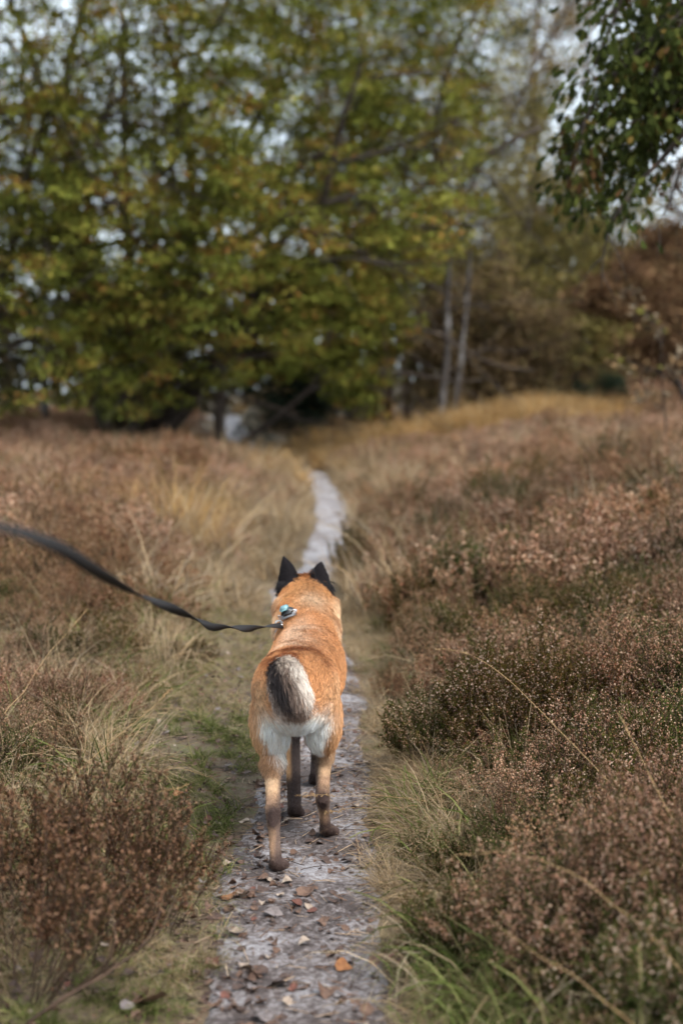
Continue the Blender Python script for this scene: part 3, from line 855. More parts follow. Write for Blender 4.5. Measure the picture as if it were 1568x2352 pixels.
def coat(P, seed=0):
    """natural coat pattern from place on the body (world coordinates)"""
    x, y, z = P.T
    n = len(P)
    C = np.empty((n, 3)); C[:] = (.45, .205, .085)                        # fox red
    n1 = fbm(x * 26 + 3, y * 26, 71); n2 = fbm(x * 21 + 1.7, y * 17 + z * 9, 72); n3 = fbm(x * 60, y * 60 + z * 40, 73)
    cx = np.interp(y, [4.0, 4.3, 4.6, 4.95], [-.134, -.126, -.112, -.127])
    # rusty dark patches on the croup, paler ruffled strip along the middle of the back
    top = sstep(.53, .58, z) * (y > 3.98)
    C = mixc(C, np.array((.17, .046, .012)), np.clip(top * sstep(4.34, 4.22, y) * sstep(-.05, .35, n2 + .6 * n1 + .1), 0, .9))
    C = mixc(C, np.array((.64, .43, .29)), np.clip(1.2 * top * sstep(4.15, 4.26, y) * sstep(4.64, 4.5, y) * np.exp(-((x - cx + .02) / .05) ** 2) * (.75 + .9 * n1), 0, .85))
    # flanks stay red and a little darker, belly paler
    C = mixc(C, np.array((.50, .30, .16)), sstep(.36, .30, z) * (y > 4.2) * .7)
    C = mixc(C, np.array((.60, .38, .21)), np.clip(sstep(.06, .12, np.abs(x - cx)) * sstep(4.22, 4.1, y) * sstep(.56, .50, z) * (.45 + .5 * n2), 0, .7))
    # neck: lighter, pale band behind the collar and on the ruff sides
    nk = sstep(4.62, 4.72, y) * sstep(.50, .56, z)
    C = mixc(C, np.array((.52, .25, .098)), nk * .8)
    C = mixc(C, np.array((.66, .47, .31)), np.clip(nk * sstep(4.86, 4.72, y) * np.exp(-((x + .09) / .045) ** 2) * (.75 + .5 * n1), 0, .8))
    C = mixc(C, np.array((.64, .44, .27)), np.clip(nk * sstep(.068, .10, np.abs(x + .12)), 0, .8))
    C = mixc(C, np.array((.22, .07, .016)), np.clip(nk * sstep(.15, .5, n2) * .8, 0, .8))
    C = mixc(C, np.array((.34, .12, .035)), sstep(4.90, 4.96, y) * sstep(.66, .69, z) * .8)
    # black ears and mask
    earz = np.where(x < -.125, (z - .702) - (-.150 - x) * -.85, (z - .702) - (x + .108) * -.78)
    er = ((earz > -.004) & (y > 4.90) & (y < 5.02) & (np.abs(x + .127) > .017))
    C[er] = (.010, .008, .009)
    C = mixc(C, np.array((.016, .012, .011)), sstep(5.03, 5.09, y))
    # cream breeches at the back of the thighs
    back_y = np.interp(z, [.2, .30, .40, .46, .5], [4.10, 4.14, 4.12, 4.06, 4.02])
    side = np.abs(x - cx)
    lowb = np.interp(side, [.0, .05, .075, .11], [.235, .262, .315, .40])
    br = sstep(.05, -.02, y - back_y) * sstep(.47, .39, z + .025 * n1) * sstep(-.03, .035, z - lowb + .012 * n3) * sstep(.130, .075, side + .01 * n1)
    C = mixc(C, np.array((.90, .83, .75)), np.clip(br * 1.15, 0, 1))
    C = mixc(C, np.array((.46, .31, .19)), sstep(.31, .25, z) * sstep(4.3, 4.25, y) * .9 * (1 - br))
    # darker band at the knee, tan lower legs
    hind_ = y < 4.31
    C = mixc(C, np.array((.20, .095, .045)), np.clip(hind_ * np.exp(-((z - .262) / .028) ** 2) * (.6 + .6 * n2) * (y > 4.02), 0, .75))
    C = mixc(C, np.array((.30, .185, .115)), hind_ * sstep(.22, .20, z))
    C = mixc(C, np.array((.07, .055, .055)), hind_ * sstep(.3, .27, z) * (z > .16) * sstep(.003, .018, np.where(x < -.12, x + .192, -(x + .053) - .004)) * .8)
    for hx, hy, hz in ((-.190, 3.92, .158), (-.054, 4.125, .140)):
        dd = ((x - hx) / .024) ** 2 + ((y - hy) / .05) ** 2 + ((z - hz) / .036) ** 2
        C = mixc(C, np.array((.045, .028, .024)), np.clip(1.5 * np.exp(-dd * .9), 0, 1) * hind_)
    C = mixc(C, np.array((.10, .07, .06)), np.clip(hind_ * sstep(.16, .12, z) * sstep(-.002, .012, np.where(x < -.12, x + .188, x + .048) + .006 * n1), 0, .85))
    C = mixc(C, np.array((.055, .035, .030)), hind_ * sstep(.085, .05, z + .012 * n1) * .95)
    # forelegs: tan outside, blackish inside and below
    fr = (y > 4.33) & (z < .30)
    C = mixc(C, np.array((.45, .255, .125)), fr * sstep(.3, .26, z))
    C = mixc(C, np.array((.040, .032, .034)), fr * sstep(-.006, .008, np.where(x < -.115, x + .160, .1) + .006 * n1) * .95)
    C = mixc(C, np.array((.035, .024, .022)), fr * sstep(.155, .115, z + .015 * n1) * .95)
    # tail: pale right side, black band up the left side to the tip
    dt, tp_, _ = tail_t(P)
    tl = (dt < .055) & (y < 3.985) & (z > .40)
    u_ = (x + .138) * .89 + (z - .515) * .45 + .004 * n1                     # across the tail as seen from behind
    tc_ = np.empty((n, 3)); tc_[:] = (.19, .130, .100)
    tc_ = mixc(tc_, np.array((.66, .57, .49)), sstep(.014, .032, u_))
    tc_ = mixc(tc_, np.array((.020, .015, .015)), np.clip(1.6 * np.exp(-((u_ + .014) / .016) ** 2) * sstep(.46, .52, z), 0, 1))
    tc_ = mixc(tc_, np.array((.55, .47, .41)), sstep(-.034, -.046, u_) * .7)
    tc_ = mixc(tc_, np.array((.20, .13, .095)), sstep(.49, .46, z) * .6)
    tc_ = mixc(tc_, np.array((.62, .50, .40)), sstep(.58, .60, z) * sstep(-.01, .01, u_) * .8)
    C[tl] = tc_[tl]
    return np.clip(C * (1 + .16 * n3 + .16 * n2 * (z > .25))[:, None], .004, .88)


nv = len(body_me.vertices)
co = np.empty(nv * 3, np.float32); body_me.vertices.foreach_get('co', co)
bco = co.reshape(-1, 3).astype(float) + DOG
ca = body_me.color_attributes.new('col', 'FLOAT_COLOR', 'POINT')
cc = np.ones((nv, 4), np.float32); cc[:, :3] = coat(bco)
ca.data.foreach_set('color', cc.ravel())

m_coat, nt, out = mat('dog_coat')
a = nd(nt, 'ShaderNodeAttribute', attribute_name='col')
b = nd(nt, 'ShaderNodeBsdfPrincipled', Roughness=.85); b.inputs['Specular IOR Level'].default_value = .1
nt.links.new(a.outputs['Color'], b.inputs['Base Color']); nt.links.new(b.outputs[0], out.inputs['Surface'])
body_me.materials.clear(); body_me.materials.append(m_coat)
body = obj('body', body_me, dog)

# fur: short curves combed over the body, longer on breeches, neck and tail
body_me.calc_loop_triangles()
nt_ = len(body_me.loop_triangles)
tri = np.empty(nt_ * 3, np.int32); body_me.loop_triangles.foreach_get('vertices', tri); tri = tri.reshape(-1, 3)
A_, B2, C_ = bco[tri[:, 0]], bco[tri[:, 1]], bco[tri[:, 2]]
fn = np.cross(B2 - A_, C_ - A_); ar = np.linalg.norm(fn, axis=1)
vn = np.empty(nv * 3, np.float32); body_me.vertex_normals.foreach_get('vector', vn); vn = vn.reshape(-1, 3).astype(float)
NH = 230000
pick = rng.choice(nt_, NH, p=ar / ar.sum())
r1, r2 = rng.random(NH), rng.random(NH); k = r1 + r2 > 1; r1[k] = 1 - r1[k]; r2[k] = 1 - r2[k]
w0 = 1 - r1 - r2
root = A_[pick] * w0[:, None] + B2[pick] * r1[:, None] + C_[pick] * r2[:, None]
nrm = unit(vn[tri[pick, 0]] * w0[:, None] + vn[tri[pick, 1]] * r1[:, None] + vn[tri[pick, 2]] * r2[:, None])
hc = coat(root + rng.normal(0, .006, (NH, 3)) * (root[:, 2:3] > .25))
hx, hy, hz = root.T
flow = np.empty((NH, 3)); flow[:] = (0, -1, -.25)
legs = sstep(.47, .36, hz)
flow += np.outer(legs, (0, .85, -1.2))
neck_ = sstep(4.62, 4.75, hy) * sstep(.45, .55, hz)
flow += np.outer(neck_, (0, .1, -.45)); flow[:, 0] += neck_ * (hx + .12) * 4
dt, tp_, td = tail_t(root)
tl = (dt < .055) & (hy < 3.985) & (hz > .40)
flow[tl] = td[tl]
er = (hz > .69) & (hy > 4.9) & (np.abs(hx + .125) > .03)
flow[er] = (0, 0, 1)
flow = unit(flow - nrm * np.sum(flow * nrm, 1)[:, None])
wav = fbm(hx * 30, hy * 30 + hz * 20, 81)
side_ = np.cross(nrm, flow)
flow = unit(flow + side_ * (wav * .45)[:, None] + rng.normal(0, .12, (NH, 3)))
ln = np.full(NH, .019)
ln += .012 * neck_
br = (hy < 4.16) & (hz > .27) & (hz < .46)
ln[br] += .012
ln[tl] = .042
ln = np.where(hz < .25, .0065, ln); ln = np.where(hz < .06, .005, ln)
ln[er] = .004
ln[hy > 5.0] = .006
ln *= rng.uniform(.6, 1.25, NH)
lift = np.where(tl, .55, np.where(br, .24, np.where(neck_ > .5, .34, np.where(hz < .25, .15, .24))))
lift = lift + .1 * fbm(hx * 40, hy * 40 + hz * 31, 83)
d1 = unit(flow + nrm * (lift * 1.3)[:, None]); d2 = unit(flow + nrm * (lift * .6)[:, None]); d3 = unit(flow + nrm * (lift * .1)[:, None] + np.array([0, 0, -.10]))
pts = np.stack([root, root + d1 * (ln * .33)[:, None], root + d1 * (ln * .33)[:, None] + d2 * (ln * .33)[:, None],
                root + d1 * (ln * .33)[:, None] + d2 * (ln * .33)[:, None] + d3 * (ln * .34)[:, None]], 1) - DOG
hair = bpy.data.hair_curves.new('fur')
hair.add_curves([4] * NH)
hair.points.foreach_set('position', pts.astype(np.float32).ravel())
rad = np.tile(np.array([.0006, .0006, .00045, .00012], np.float32), NH)
hair.points.foreach_set('radius', rad)
hcol = np.ones((NH, 4), np.float32)
tipd = (rng.random(NH) < .09) & (hz > .45) & ~tl
hc[tipd] *= .38                                  # dark guard hairs
hcol[:, :3] = np.clip(hc * (1 + rng.normal(0, .22, NH))[:, None], .004, .85)
ha = hair.attributes.new('col', 'FLOAT_COLOR', 'CURVE'); ha.data.foreach_set('color', hcol.ravel())
m_fur, nt, out = mat('dog_fur')
a = nd(nt, 'ShaderNodeAttribute', attribute_name='col')
b = nd(nt, 'ShaderNodeBsdfPrincipled', Roughness=.6); b.inputs['Specular IOR Level'].default_value = .18
nt.links.new(a.outputs['Color'], b.inputs['Base Color']); nt.links.new(b.outputs[0], out.inputs['Surface'])
hair.materials.append(m_fur)
obj('fur', hair, dog)

# eyes and nose leather
m_eye = flat_material('dark_eye', (.02, .012, .008), rough=.1, spec=.6)
for sx in (-1, 1):
    e = Body(); e.blob(np.array((-.127 + sx * .043, 5.045, .648)) - DOG, (.010, .010, .010))
    me = bpy.data.meshes.new('eye'); me.from_pydata(np.vstack(e.v).tolist(), [], e.f); me.materials.append(m_eye); obj('eye', me, dog)

# collar with the tracker on top of the neck
m_band = flat_material('pale_collar_webbing', (.40, .42, .45), rough=.5)
m_black = flat_material('black_plastic', (.012, .013, .015), rough=.35, spec=.5)
m_teal = flat_material('pale_teal_shell', (.13, .25, .27), rough=.35, spec=.5)
m_metal = flat_material('steel', (.55, .55, .56), rough=.3, spec=.5, metal=1.0)
cb = MB()
na = 48; cen = np.array((-.116, 4.675, .530)); ax = unit(np.array((0, .85, .53))); up = np.array((0, -.53, .85)); X_ = np.array((1.0, 0, 0))
TRK = None
band = []
for i in range(na):
    th = 2 * math.pi * i / na
    p = cen + X_ * (.1065 * math.cos(th)) + up * (.1065 * math.sin(th))
    rr = X_ * math.cos(th) + up * math.sin(th)
    for w_, o_ in ((-.012, .0), (-.012, .003), (.012, .003), (.012, 0)): band.append(p + ax * w_ + rr * o_)
bq = []
for i in range(na):
    j = (i + 1) % na
    for c in range(4): bq.append((i * 4 + c, i * 4 + (c + 1) % 4, j * 4 + (c + 1) % 4, j * 4 + c))
cb.add(np.array(band) - DOG, bq)
collar = obj('collar', cb.mesh('collar', [m_band], col=False), dog)


def rbox(name, c, ex, ey, ez, R, material, parent, bev=.004):
    import bmesh
    bm = bmesh.new(); bmesh.ops.create_cube(bm, size=1)
    for v in bm.verts: v.co = Vector((v.co.x * ex, v.co.y * ey, v.co.z * ez))
    bmesh.ops.bevel(bm, geom=list(bm.edges), offset=bev, segments=3, affect='EDGES')
    me = bpy.data.meshes.new(name); bm.to_mesh(me); bm.free(); me.materials.append(material)
    for p in me.polygons: p.use_smooth = True
    me.transform(Matrix.Translation(Vector(np.array(c) - DOG)) @ R.to_4x4())
    return obj(name, me, parent)


thc = math.radians(117)
rr = X_ * math.cos(thc) + up * math.sin(thc); tt_ = -X_ * math.sin(thc) + up * math.cos(thc)
Rm = Matrix((Vector(-tt_), Vector(ax), Vector(rr))).transposed()
tc0 = cen + rr * .113
rbox('tracker_saddle', tc0 + rr * .010, .056, .026, .009, Rm, m_band, collar, .003)
rbox('tracker_case', tc0 + rr * .023, .042, .030, .018, Rm, m_black, collar, .006)
rbox('tracker_shell', tc0 + rr * .040 - tt_ * -.002, .034, .030, .012, Rm, m_teal, collar, .006)
for k_ in (-1, 1):
    t_ = MB(); c0 = tc0 - tt_ * (k_ * .027) + rr * .021
    an = np.linspace(0, 2 * math.pi, 15)
    t_.tube(np.array([c0 - DOG + (tt_ * math.cos(q) * .4 + rr * math.sin(q)) * .009 - ax * .012 for q in an]), .0022, 6)
    obj('tracker_loop', t_.mesh('tracker_loop', [m_metal], col=False, smooth=True), collar)
t_ = MB(); ring_c = cen + (X_ * math.cos(math.radians(139)) + up * math.sin(math.radians(139))) * .120 - ax * .01
an = np.linspace(0, 2 * math.pi, 17)
t_.tube(np.array([ring_c - DOG + (np.array((-.75, -.35, .1)) * math.cos(q) + np.array((-.1, .3, .7)) * math.sin(q)) * .013 for q in an]), .002, 6)
obj('leash_ring', t_.mesh('leash_ring', [m_metal], col=False, smooth=True), collar)

# ------------------------------------------------------------------ leash: a flat twisted strap, up to the walker's hand outside the frame
LP = [(648, 1437, 4.60), (628, 1438, 4.50), (600, 1442, 4.34), (570, 1444, 4.15), (530, 1442, 3.92), (487, 1441, 3.70), (450, 1424, 3.50), (395, 1397, 3.22), (321, 1369, 2.92), (294, 1356, 2.78),
      (215, 1308, 2.42), (138, 1258, 2.10), (64, 1228, 1.84), (-30, 1202, 1.60), (-160, 1175, 1.35)]
LT = [.2, .30, .55, .98, 1.5, 2.0, 2.5, 3.0, 3.5, 3.66, 3.95, 4.12, 4.28, 4.35, 4.4]    # half turns (x.5 = edge on)
lp = np.array([at(*p) for p in LP]); lt = np.array(LT)
ts = np.linspace(0, len(LP) - 1, 260)
P = np.stack([np.interp(ts, np.arange(len(LP)), lp[:, i]) for i in range(3)], 1)
T = np.interp(ts, np.arange(len(LP)), lt)
for _ in range(14):
    P[1:-1] = (P[:-2] + 2 * P[1:-1] + P[2:]) / 4; T[1:-1] = (T[:-2] + 2 * T[1:-1] + T[2:]) / 4
d = unit(np.gradient(P, axis=0)); vw = unit(P - np.array((0, 0, CAM_H)))
u1 = unit(np.cross(d, vw)); u2 = unit(np.cross(d, u1))
wv = u1 * np.cos(math.pi * T)[:, None] + u2 * np.sin(math.pi * T)[:, None]; tv = np.cross(d, wv)
hw, ht = .0105, .0011
cr = np.stack([P + wv * hw + tv * ht, P - wv * hw + tv * ht, P - wv * hw - tv * ht, P + wv * hw - tv * ht], 1)
base = lp[0]
sb = MB(); q = []
for i in range(len(P) - 1):
    for c in range(4): q.append((i * 4 + c, i * 4 + (c + 1) % 4, (i + 1) * 4 + (c + 1) % 4, (i + 1) * 4 + c))
q += [(0, 1, 2, 3), tuple(np.array((3, 2, 1, 0)) + (len(P) - 1) * 4)]
sb.add(cr.reshape(-1, 3) - base, q)
m_strap = flat_material('black_webbing', (.013, .011, .011), rough=.75, spec=.2)
leash = obj('leash', None, label='black twisted strap leash running from the dog collar out to the left', cat='leash', loc=tuple(base))
obj('strap', sb.mesh('strap', [m_strap], col=False), leash)
cm = MB()
e = np.array(ring_c) - base
cm.tube(np.array([(0, 0, 0), e * .35, e * .7, e * .96]), [.0045, .0055, .005, .003], 8)
an = np.linspace(0, 2 * math.pi, 13)
cm.tube(np.array([e * .8 + np.array((.012 * math.cos(q_), .006 * math.sin(q_), .010 * math.sin(q_))) for q_ in an]), .002, 6)
obj('snap_hook', cm.mesh('snap_hook', [m_metal], col=False, smooth=True), leash)
# ================================================================== heath: heather, grass, litter
m_stem = rough_material('heather_stem', (.045, .028, .02), (.10, .06, .04), scale=40)
m_hleaf = leaf_material('heather_green', rand=.3, trans=.3, patch=((1.35, .8, .75), 1.1))
m_bead = leaf_material('heather_dry_flowers', rand=.3, trans=.3, patch=((.80, .74, .62), .8))
m_grass = leaf_material('grass_blades', rand=.3, trans=.4)


def heather(seed, n_stem, H, spread, green, bead_n, bead, pal_leaf, pal_bead, leafsz=.008, fluffy=1.0, shoots=5):
    """a tuft of wiry stems with scale leaves and rows of dry bell flowers"""
    rs = np.random.default_rng(seed)
    mb = MB()
    LB, LD, LC = [], [], []; BB, BC = [], []
    for s in range(n_stem):
        az = rs.uniform(0, 6.283); out = spread * math.sqrt(rs.random())
        h = H * rs.uniform(.62, 1.08) * (1 - .35 * (out / spread) ** 2)
        b0 = np.array([math.cos(az), math.sin(az), 0]) * out * .35
        tip = np.array([math.cos(az), math.sin(az), 0]) * out + np.array([0, 0, h]) + rs.normal(0, .02, 3)
        n = 5; w = np.linspace(0, 1, n)[:, None]
        pts = b0 * (1 - w) + tip * w
        pts[:, :2] = b0[:2] + (tip - b0)[:2] * (w ** .75)
        pts[1:-1] += rs.normal(0, .008, (n - 2, 3))
        mb.tube(pts, np.linspace(.0022, .0008, n), 3, 0, cap=False)
        axes = [(pts[2], pts[-1], .55, 1.0)]
        for k in range(shoots):
            t = rs.uniform(.45, .97); i = min(n - 2, int(t * (n - 1))); p = pts[i] + (pts[i + 1] - pts[i]) * (t * (n - 1) - i)
            dv = unit((pts[-1] - pts[0]) * .8 + rs.normal(0, .55, 3) * h + np.array([0, 0, .35 * h])); ln = rs.uniform(.03, .085) * H / .36
            e = p + dv * ln
            mb.tube(np.array([p, (p + e) / 2 + rs.normal(0, .003, 3), e]), [.0011, .0009, .0005], 3, 0, cap=False)
            axes.append((p, e, .3, .7))
        for (a, b, t0, wgt) in axes:
            nl = int(green * wgt); t = rs.random(nl)
            LB.append(a + (b - a) * t[:, None]); LD.append(unit(rs.normal(0, 1, (nl, 3)) * .8 + unit(b - a) * 1.0))
            nb_ = int(bead_n * wgt)
            if nb_ and rs.random() < .85:
                t = t0 + (1 - t0) * np.sort(rs.random(nb_))
                BB.append(a + (b - a) * t[:, None] + rs.normal(0, .0035 * fluffy, (nb_, 3)))
    LB = np.vstack(LB); LD = np.vstack(LD); m = len(LB)
    v, q, _ = leaf_cards(LB, LD, unit(rs.normal(0, 1, (m, 3))), leafsz * rs.uniform(.6, 1.3, m), np.full(m, leafsz * .32))
    pl = np.array(pal_leaf)[rs.integers(0, len(pal_leaf), m)] * rs.uniform(.6, 1.4, m)[:, None]
    mb.add(v, q, m=1); mb.c[-1] = np.repeat(pl, 4, 0)
    if BB:
        BB = np.vstack(BB); m = len(BB)
        r = bead * rs.uniform(.6, 1.3, m)
        ax1 = unit(rs.normal(0, 1, (m, 3))); ax2 = unit(np.cross(ax1, rs.normal(0, 1, (m, 3)))); ax3 = np.cross(ax1, ax2)
        o = np.stack([BB + ax1 * r[:, None] * 1.3, BB + (ax2 * r[:, None]), BB + (-.5 * ax2 + .87 * ax3) * r[:, None], BB + (-.5 * ax2 - .87 * ax3) * r[:, None]], 1).reshape(-1, 3)
        bi = np.arange(m)[:, None] * 4
        t = np.vstack([bi + np.array([[0, 1, 2]]), bi + np.array([[0, 2, 3]]), bi + np.array([[0, 3, 1]]), bi + np.array([[1, 3, 2]])])
        pb = np.array(pal_bead)[rs.integers(0, len(pal_bead), m)] * rs.uniform(.65, 1.3, m)[:, None]
        mb.add(o, None, t, m=2); mb.c[-1] = np.repeat(pb, 4, 0)
    return mb.mesh('heather_%d' % seed, [m_stem, m_hleaf, m_bead])


GREENS = [(.045, .062, .017), (.065, .085, .022), (.085, .070, .028), (.095, .055, .030)]
DRYLF = [(.17, .105, .068), (.22, .14, .09), (.14, .105, .055), (.09, .08, .035)]
PINKB = [(.62, .42, .33), (.74, .56, .45), (.50, .30, .22), (.40, .21, .14)]
BROWNB = [(.40, .228, .148), (.48, .30, .203), (.30, .158, .100), (.54, .38, .275)]
h_green = [heather(200 + i, 46, .36, .20, 64, 8, .0033, GREENS[:3] + GREENS[:2], PINKB, leafsz=.0105) for i in range(3)]
h_brown = [heather(210 + i, 44, .36, .21, 36, 13, .0040, GREENS + GREENS[:2] + DRYLF[:2], BROWNB, fluffy=1.6) for i in range(3)]
h_dry = [heather(220 + i, 40, .30, .20, 34, 9, .0034, DRYLF, BROWNB, fluffy=1.4) for i in range(2)]
h_dark = [heather(230 + i, 40, .36, .19, 44, 7, .0034, [(.022, .020, .011), (.030, .030, .012), (.042, .028, .016)], [(.15, .085, .06), (.20, .12, .085)], fluffy=1.8) for i in range(2)]


# coarser tufts for the distance
h_far = [heather(240 + i, 18, .36, .22, 9, 12, .0085, GREENS[2:] + DRYLF, BROWNB, leafsz=.022, fluffy=3.0, shoots=4) for i in range(3)]
h_fdk = [heather(250 + i, 18, .34, .22, 16, 5, .0085, DRYLF[2:] + GREENS, BROWNB[:3], leafsz=.022, fluffy=3.0, shoots=4) for i in range(2)]


def tuft(seed, n, H, spread, pal, width=.0022, bend=.5, lie=0.0):
    rs = np.random.default_rng(seed)
    seg = 5
    az = rs.uniform(0, 6.283, n); h = H * rs.uniform(.45, 1.1, n); bd = bend * rs.uniform(.3, 1.3, n)
    b0 = np.stack([rs.normal(0, spread * .35, n), rs.normal(0, spread * .35, n), np.zeros(n)], 1)
    o = np.stack([np.cos(az), np.sin(az), np.zeros(n)], 1)
    V = []
    w = np.linspace(0, 1, seg)
    side = np.stack([-np.sin(az + rs.normal(0, .8, n)), np.cos(az), rs.normal(0, .4, n)], 1); side = unit(side)
    for t in w:
        th = (.25 + lie + bd * t * 1.1)
        p = b0 + o * (np.sin(th) * h * t)[:, None] + np.stack([np.zeros(n), np.zeros(n), np.cos(th) * h * t], 1)
        ww = width * (1 - t * .85)
        V.append(p - side * ww); V.append(p + side * ww)
    V = np.stack(V, 1).reshape(-1, 3)
    bi = np.arange(n)[:, None] * (2 * seg)
    q = np.vstack([bi + np.array([[2 * i, 2 * i + 1, 2 * i + 3, 2 * i + 2]]) for i in range(seg - 1)])
    c = np.array(pal)[rs.integers(0, len(pal), n)] * rs.uniform(.6, 1.35, n)[:, None]
    return new_mesh('tuft_%d' % seed, V, [q], [m_grass], col=np.repeat(c, 2 * seg, 0))


STRAW = [(.33, .235, .135), (.40, .30, .185), (.25, .165, .09), (.30, .235, .165)]
GOLD = [(.40, .24, .095), (.46, .30, .135), (.34, .19, .07), (.36, .26, .14)]
GREENG = [(.078, .096, .026), (.105, .125, .036), (.14, .145, .052), (.20, .175, .08)]
MIXG = STRAW + GREENG[1:]
t_straw = [tuft(300 + i, 70, .26, .10, STRAW, .0016, .9) for i in range(3)]
t_gold = [tuft(310 + i, 90, .62, .16, GOLD, .0032, .55) for i in range(3)]
t_green = [tuft(320 + i, 46, .12, .07, GREENG, .0024, 1.0) for i in range(3)]
t_mix = [tuft(330 + i, 80, .13, .12, MIXG, .0015, 1.2, .2) for i in range(3)]
t_lie = [tuft(340 + i, 70, .32, .08, STRAW, .0011, .8, .75) for i in range(2)]
t_goldfar = [tuft(360 + i, 60, .62, .20, GOLD, .010, .5) for i in range(2)]
t_far = [tuft(350 + i, 60, .34, .18, STRAW, .0045, .7) for i in range(2)]


def spread_pts(n, x0, x1, y0, y1, seed, test):
    rs = np.random.default_rng(seed)
    x = rs.uniform(x0, x1, n * 1); y = rs.uniform(y0, y1, n * 1)
    k = test(x, y, rs)
    return x[k], y[k], rs


def plant(name, srcs, parts, label, cat):
    """parts: list of (x, y, scale(xyz), tilt, pick)"""
    X = np.concatenate([p[0] for p in parts]); Y = np.concatenate([p[1] for p in parts])
    S = np.vstack([p[2] for p in parts]); T = np.vstack([p[3] for p in parts]); K = np.concatenate([p[4] for p in parts])
    Z = surf(X, Y) - .012
    return scatter(name, np.stack([X, Y, Z], 1), T, S, K, srcs, label, cat)


def part(x, y, rs, smin, smax, picks, hz=(1, 1), tilt=.12):
    n = len(x)
    s = rs.uniform(smin, smax, n)
    S = np.stack([s, s, s * rs.uniform(hz[0], hz[1], n)], 1)
    T = np.stack([rs.normal(0, tilt, n), rs.normal(0, tilt, n), rs.uniform(0, 6.283, n)], 1)
    return (x, y, S, T, rs.choice(np.array(picks), n))


def dpath(x, y):
    return np.abs(x - path_c(y)) - np.interp(y, PATH[:, 0], PATH[:, 2])


def fr(x, y, m=.6):
    """inside the seen wedge, with a margin for other viewpoints"""
    return np.abs(x) < .27 * y + m


DX, DY = -.12, 4.3
def clear_dog(x, y):
    return ~((np.abs(x - DX) < .20) & (y > 3.7) & (y < 4.95))


# ---- heather, one mass: right side from the path edge, left side further back
parts = []
nG = len(h_green); iG = list(range(0, 3)); iB = list(range(3, 6)); iD = [6, 7]; iK = [8, 9]; iF = [10, 11, 12, 10, 11, 12, 13, 14]
# right, near: green with pale beads and dark gaps
x, y, rs = spread_pts(1500, .1, 3.2, 2.2, 7.2, 1, lambda x, y, r: (dpath(x, y) > .10 + .05 * vnoise(y * 3, x, 2)) & (x > 0) & fr(x, y) & (r.random(len(x)) < .42))
dp = dpath(x, y); g = fbm(x * 1.3 + 9, y * 1.3, 51)
near = sstep(.05, .55, dp)
pp = part(x, y, rs, .5, .95, iG + iG + [3, 6], (.75, 1.2)); pp[2][:] *= (.42 + .7 * near + .3 * g)[:, None]
br = (g > .42) | (rs.random(len(x)) < .08)
pp[4][br] = rs.choice(iB + [6], br.sum())
parts.append(pp)
# right, middle and far: brown
def dens(a, b): return lambda x, y, r: (x > path_c(y)) & (dpath(x, y) > a + .1 * vnoise(y * 1.7, x, 12)) & fr(x, y, 1.5) & (r.random(len(x)) < b)
x, y, rs = spread_pts(1500, 0, 5.5, 7.2, 14, 2, dens(.10, .75))
g = fbm(x * .8, y * .8, 52)
pp = part(x, y, rs, .6, 1.3, iB + iF + iG, (.85, 1.35)); pp[2][:] *= (.6 + .4 * sstep(.05, .9, dpath(x, y)) + .2 * g)[:, None]; parts.append(pp)
x, y, rs = spread_pts(4200, -1, 13, 14, 34, 3, dens(.12, .6))
pp = part(x, y, rs, .8, 1.6, iF, (.7, 1.15)); pp[2][:] *= (.55 + .4 * sstep(.05, 1.4, dpath(x, y)) + .2 * fbm(x * .5, y * .5, 53))[:, None] * np.where((y > 24) & (x < 5.6), .55, 1.0)[:, None]; parts.append(pp)
x, y, rs = spread_pts(1800, 3, 26, 34, 64, 4, lambda x, y, r: fr(x, y, 2) & (x > .12 * y))
parts.append(part(x, y, rs, 1.6, 2.6, iF, (.5, .8)))
# left
def densl(a, b, c): return lambda x, y, r: (x < path_c(y)) & (dpath(x, y) > a + .25 * vnoise(y * 1.3, x * .4, 13)) & fr(x, y, 1.0) & (r.random(len(x)) < b + c * fbm(x * 1.1, y * 1.1, 61))
x, y, rs = spread_pts(1500, -3, -.3, 2.6, 8.5, 5, densl(.62, .48, .5))
pp = part(x, y, rs, .35, .85, iG + iB + iD + iD + [8], (.8, 1.05)); parts.append(pp)
x, y, rs = spread_pts(1500, -4.5, -.3, 7.0, 14, 6, densl(.45, .55, .4))
pp = part(x, y, rs, .6, 1.25, iB + iD + iF, (.9, 1.4)); pp[2][:] *= (.5 + .5 * sstep(.3, 1.2, dpath(x, y)))[:, None]; parts.append(pp)
x, y, rs = spread_pts(3800, -11, 0, 14, 34, 7, densl(.2, .6, .2))
pp = part(x, y, rs, .8, 1.6, iF, (.75, 1.2)); pp[2][:] *= (.5 + .5 * sstep(.1, 1.6, dpath(x, y)))[:, None] * np.where((y > 22) & (x > -4.5), .6, 1.0)[:, None]; parts.append(pp)
x, y, rs = spread_pts(1500, -16, 3, 34, 50, 8, lambda x, y, r: (dpath(x, y) > .55) & fr(x, y, 2))
parts.append(part(x, y, rs, 1.0, 1.7, iF, (.3, .55)))
plant('heather', h_green + h_brown + h_dry + h_dark + h_far + h_fdk, parts, 'brown and green heather covering the heath on both sides of the path', 'heather')

# ---- grass, one mass
parts = []
src = t_straw + t_gold + t_green + t_mix + t_lie + t_far + t_goldfar
S0, G0, E0, M0, L0, F0 = 0, 3, 6, 9, 12, 14
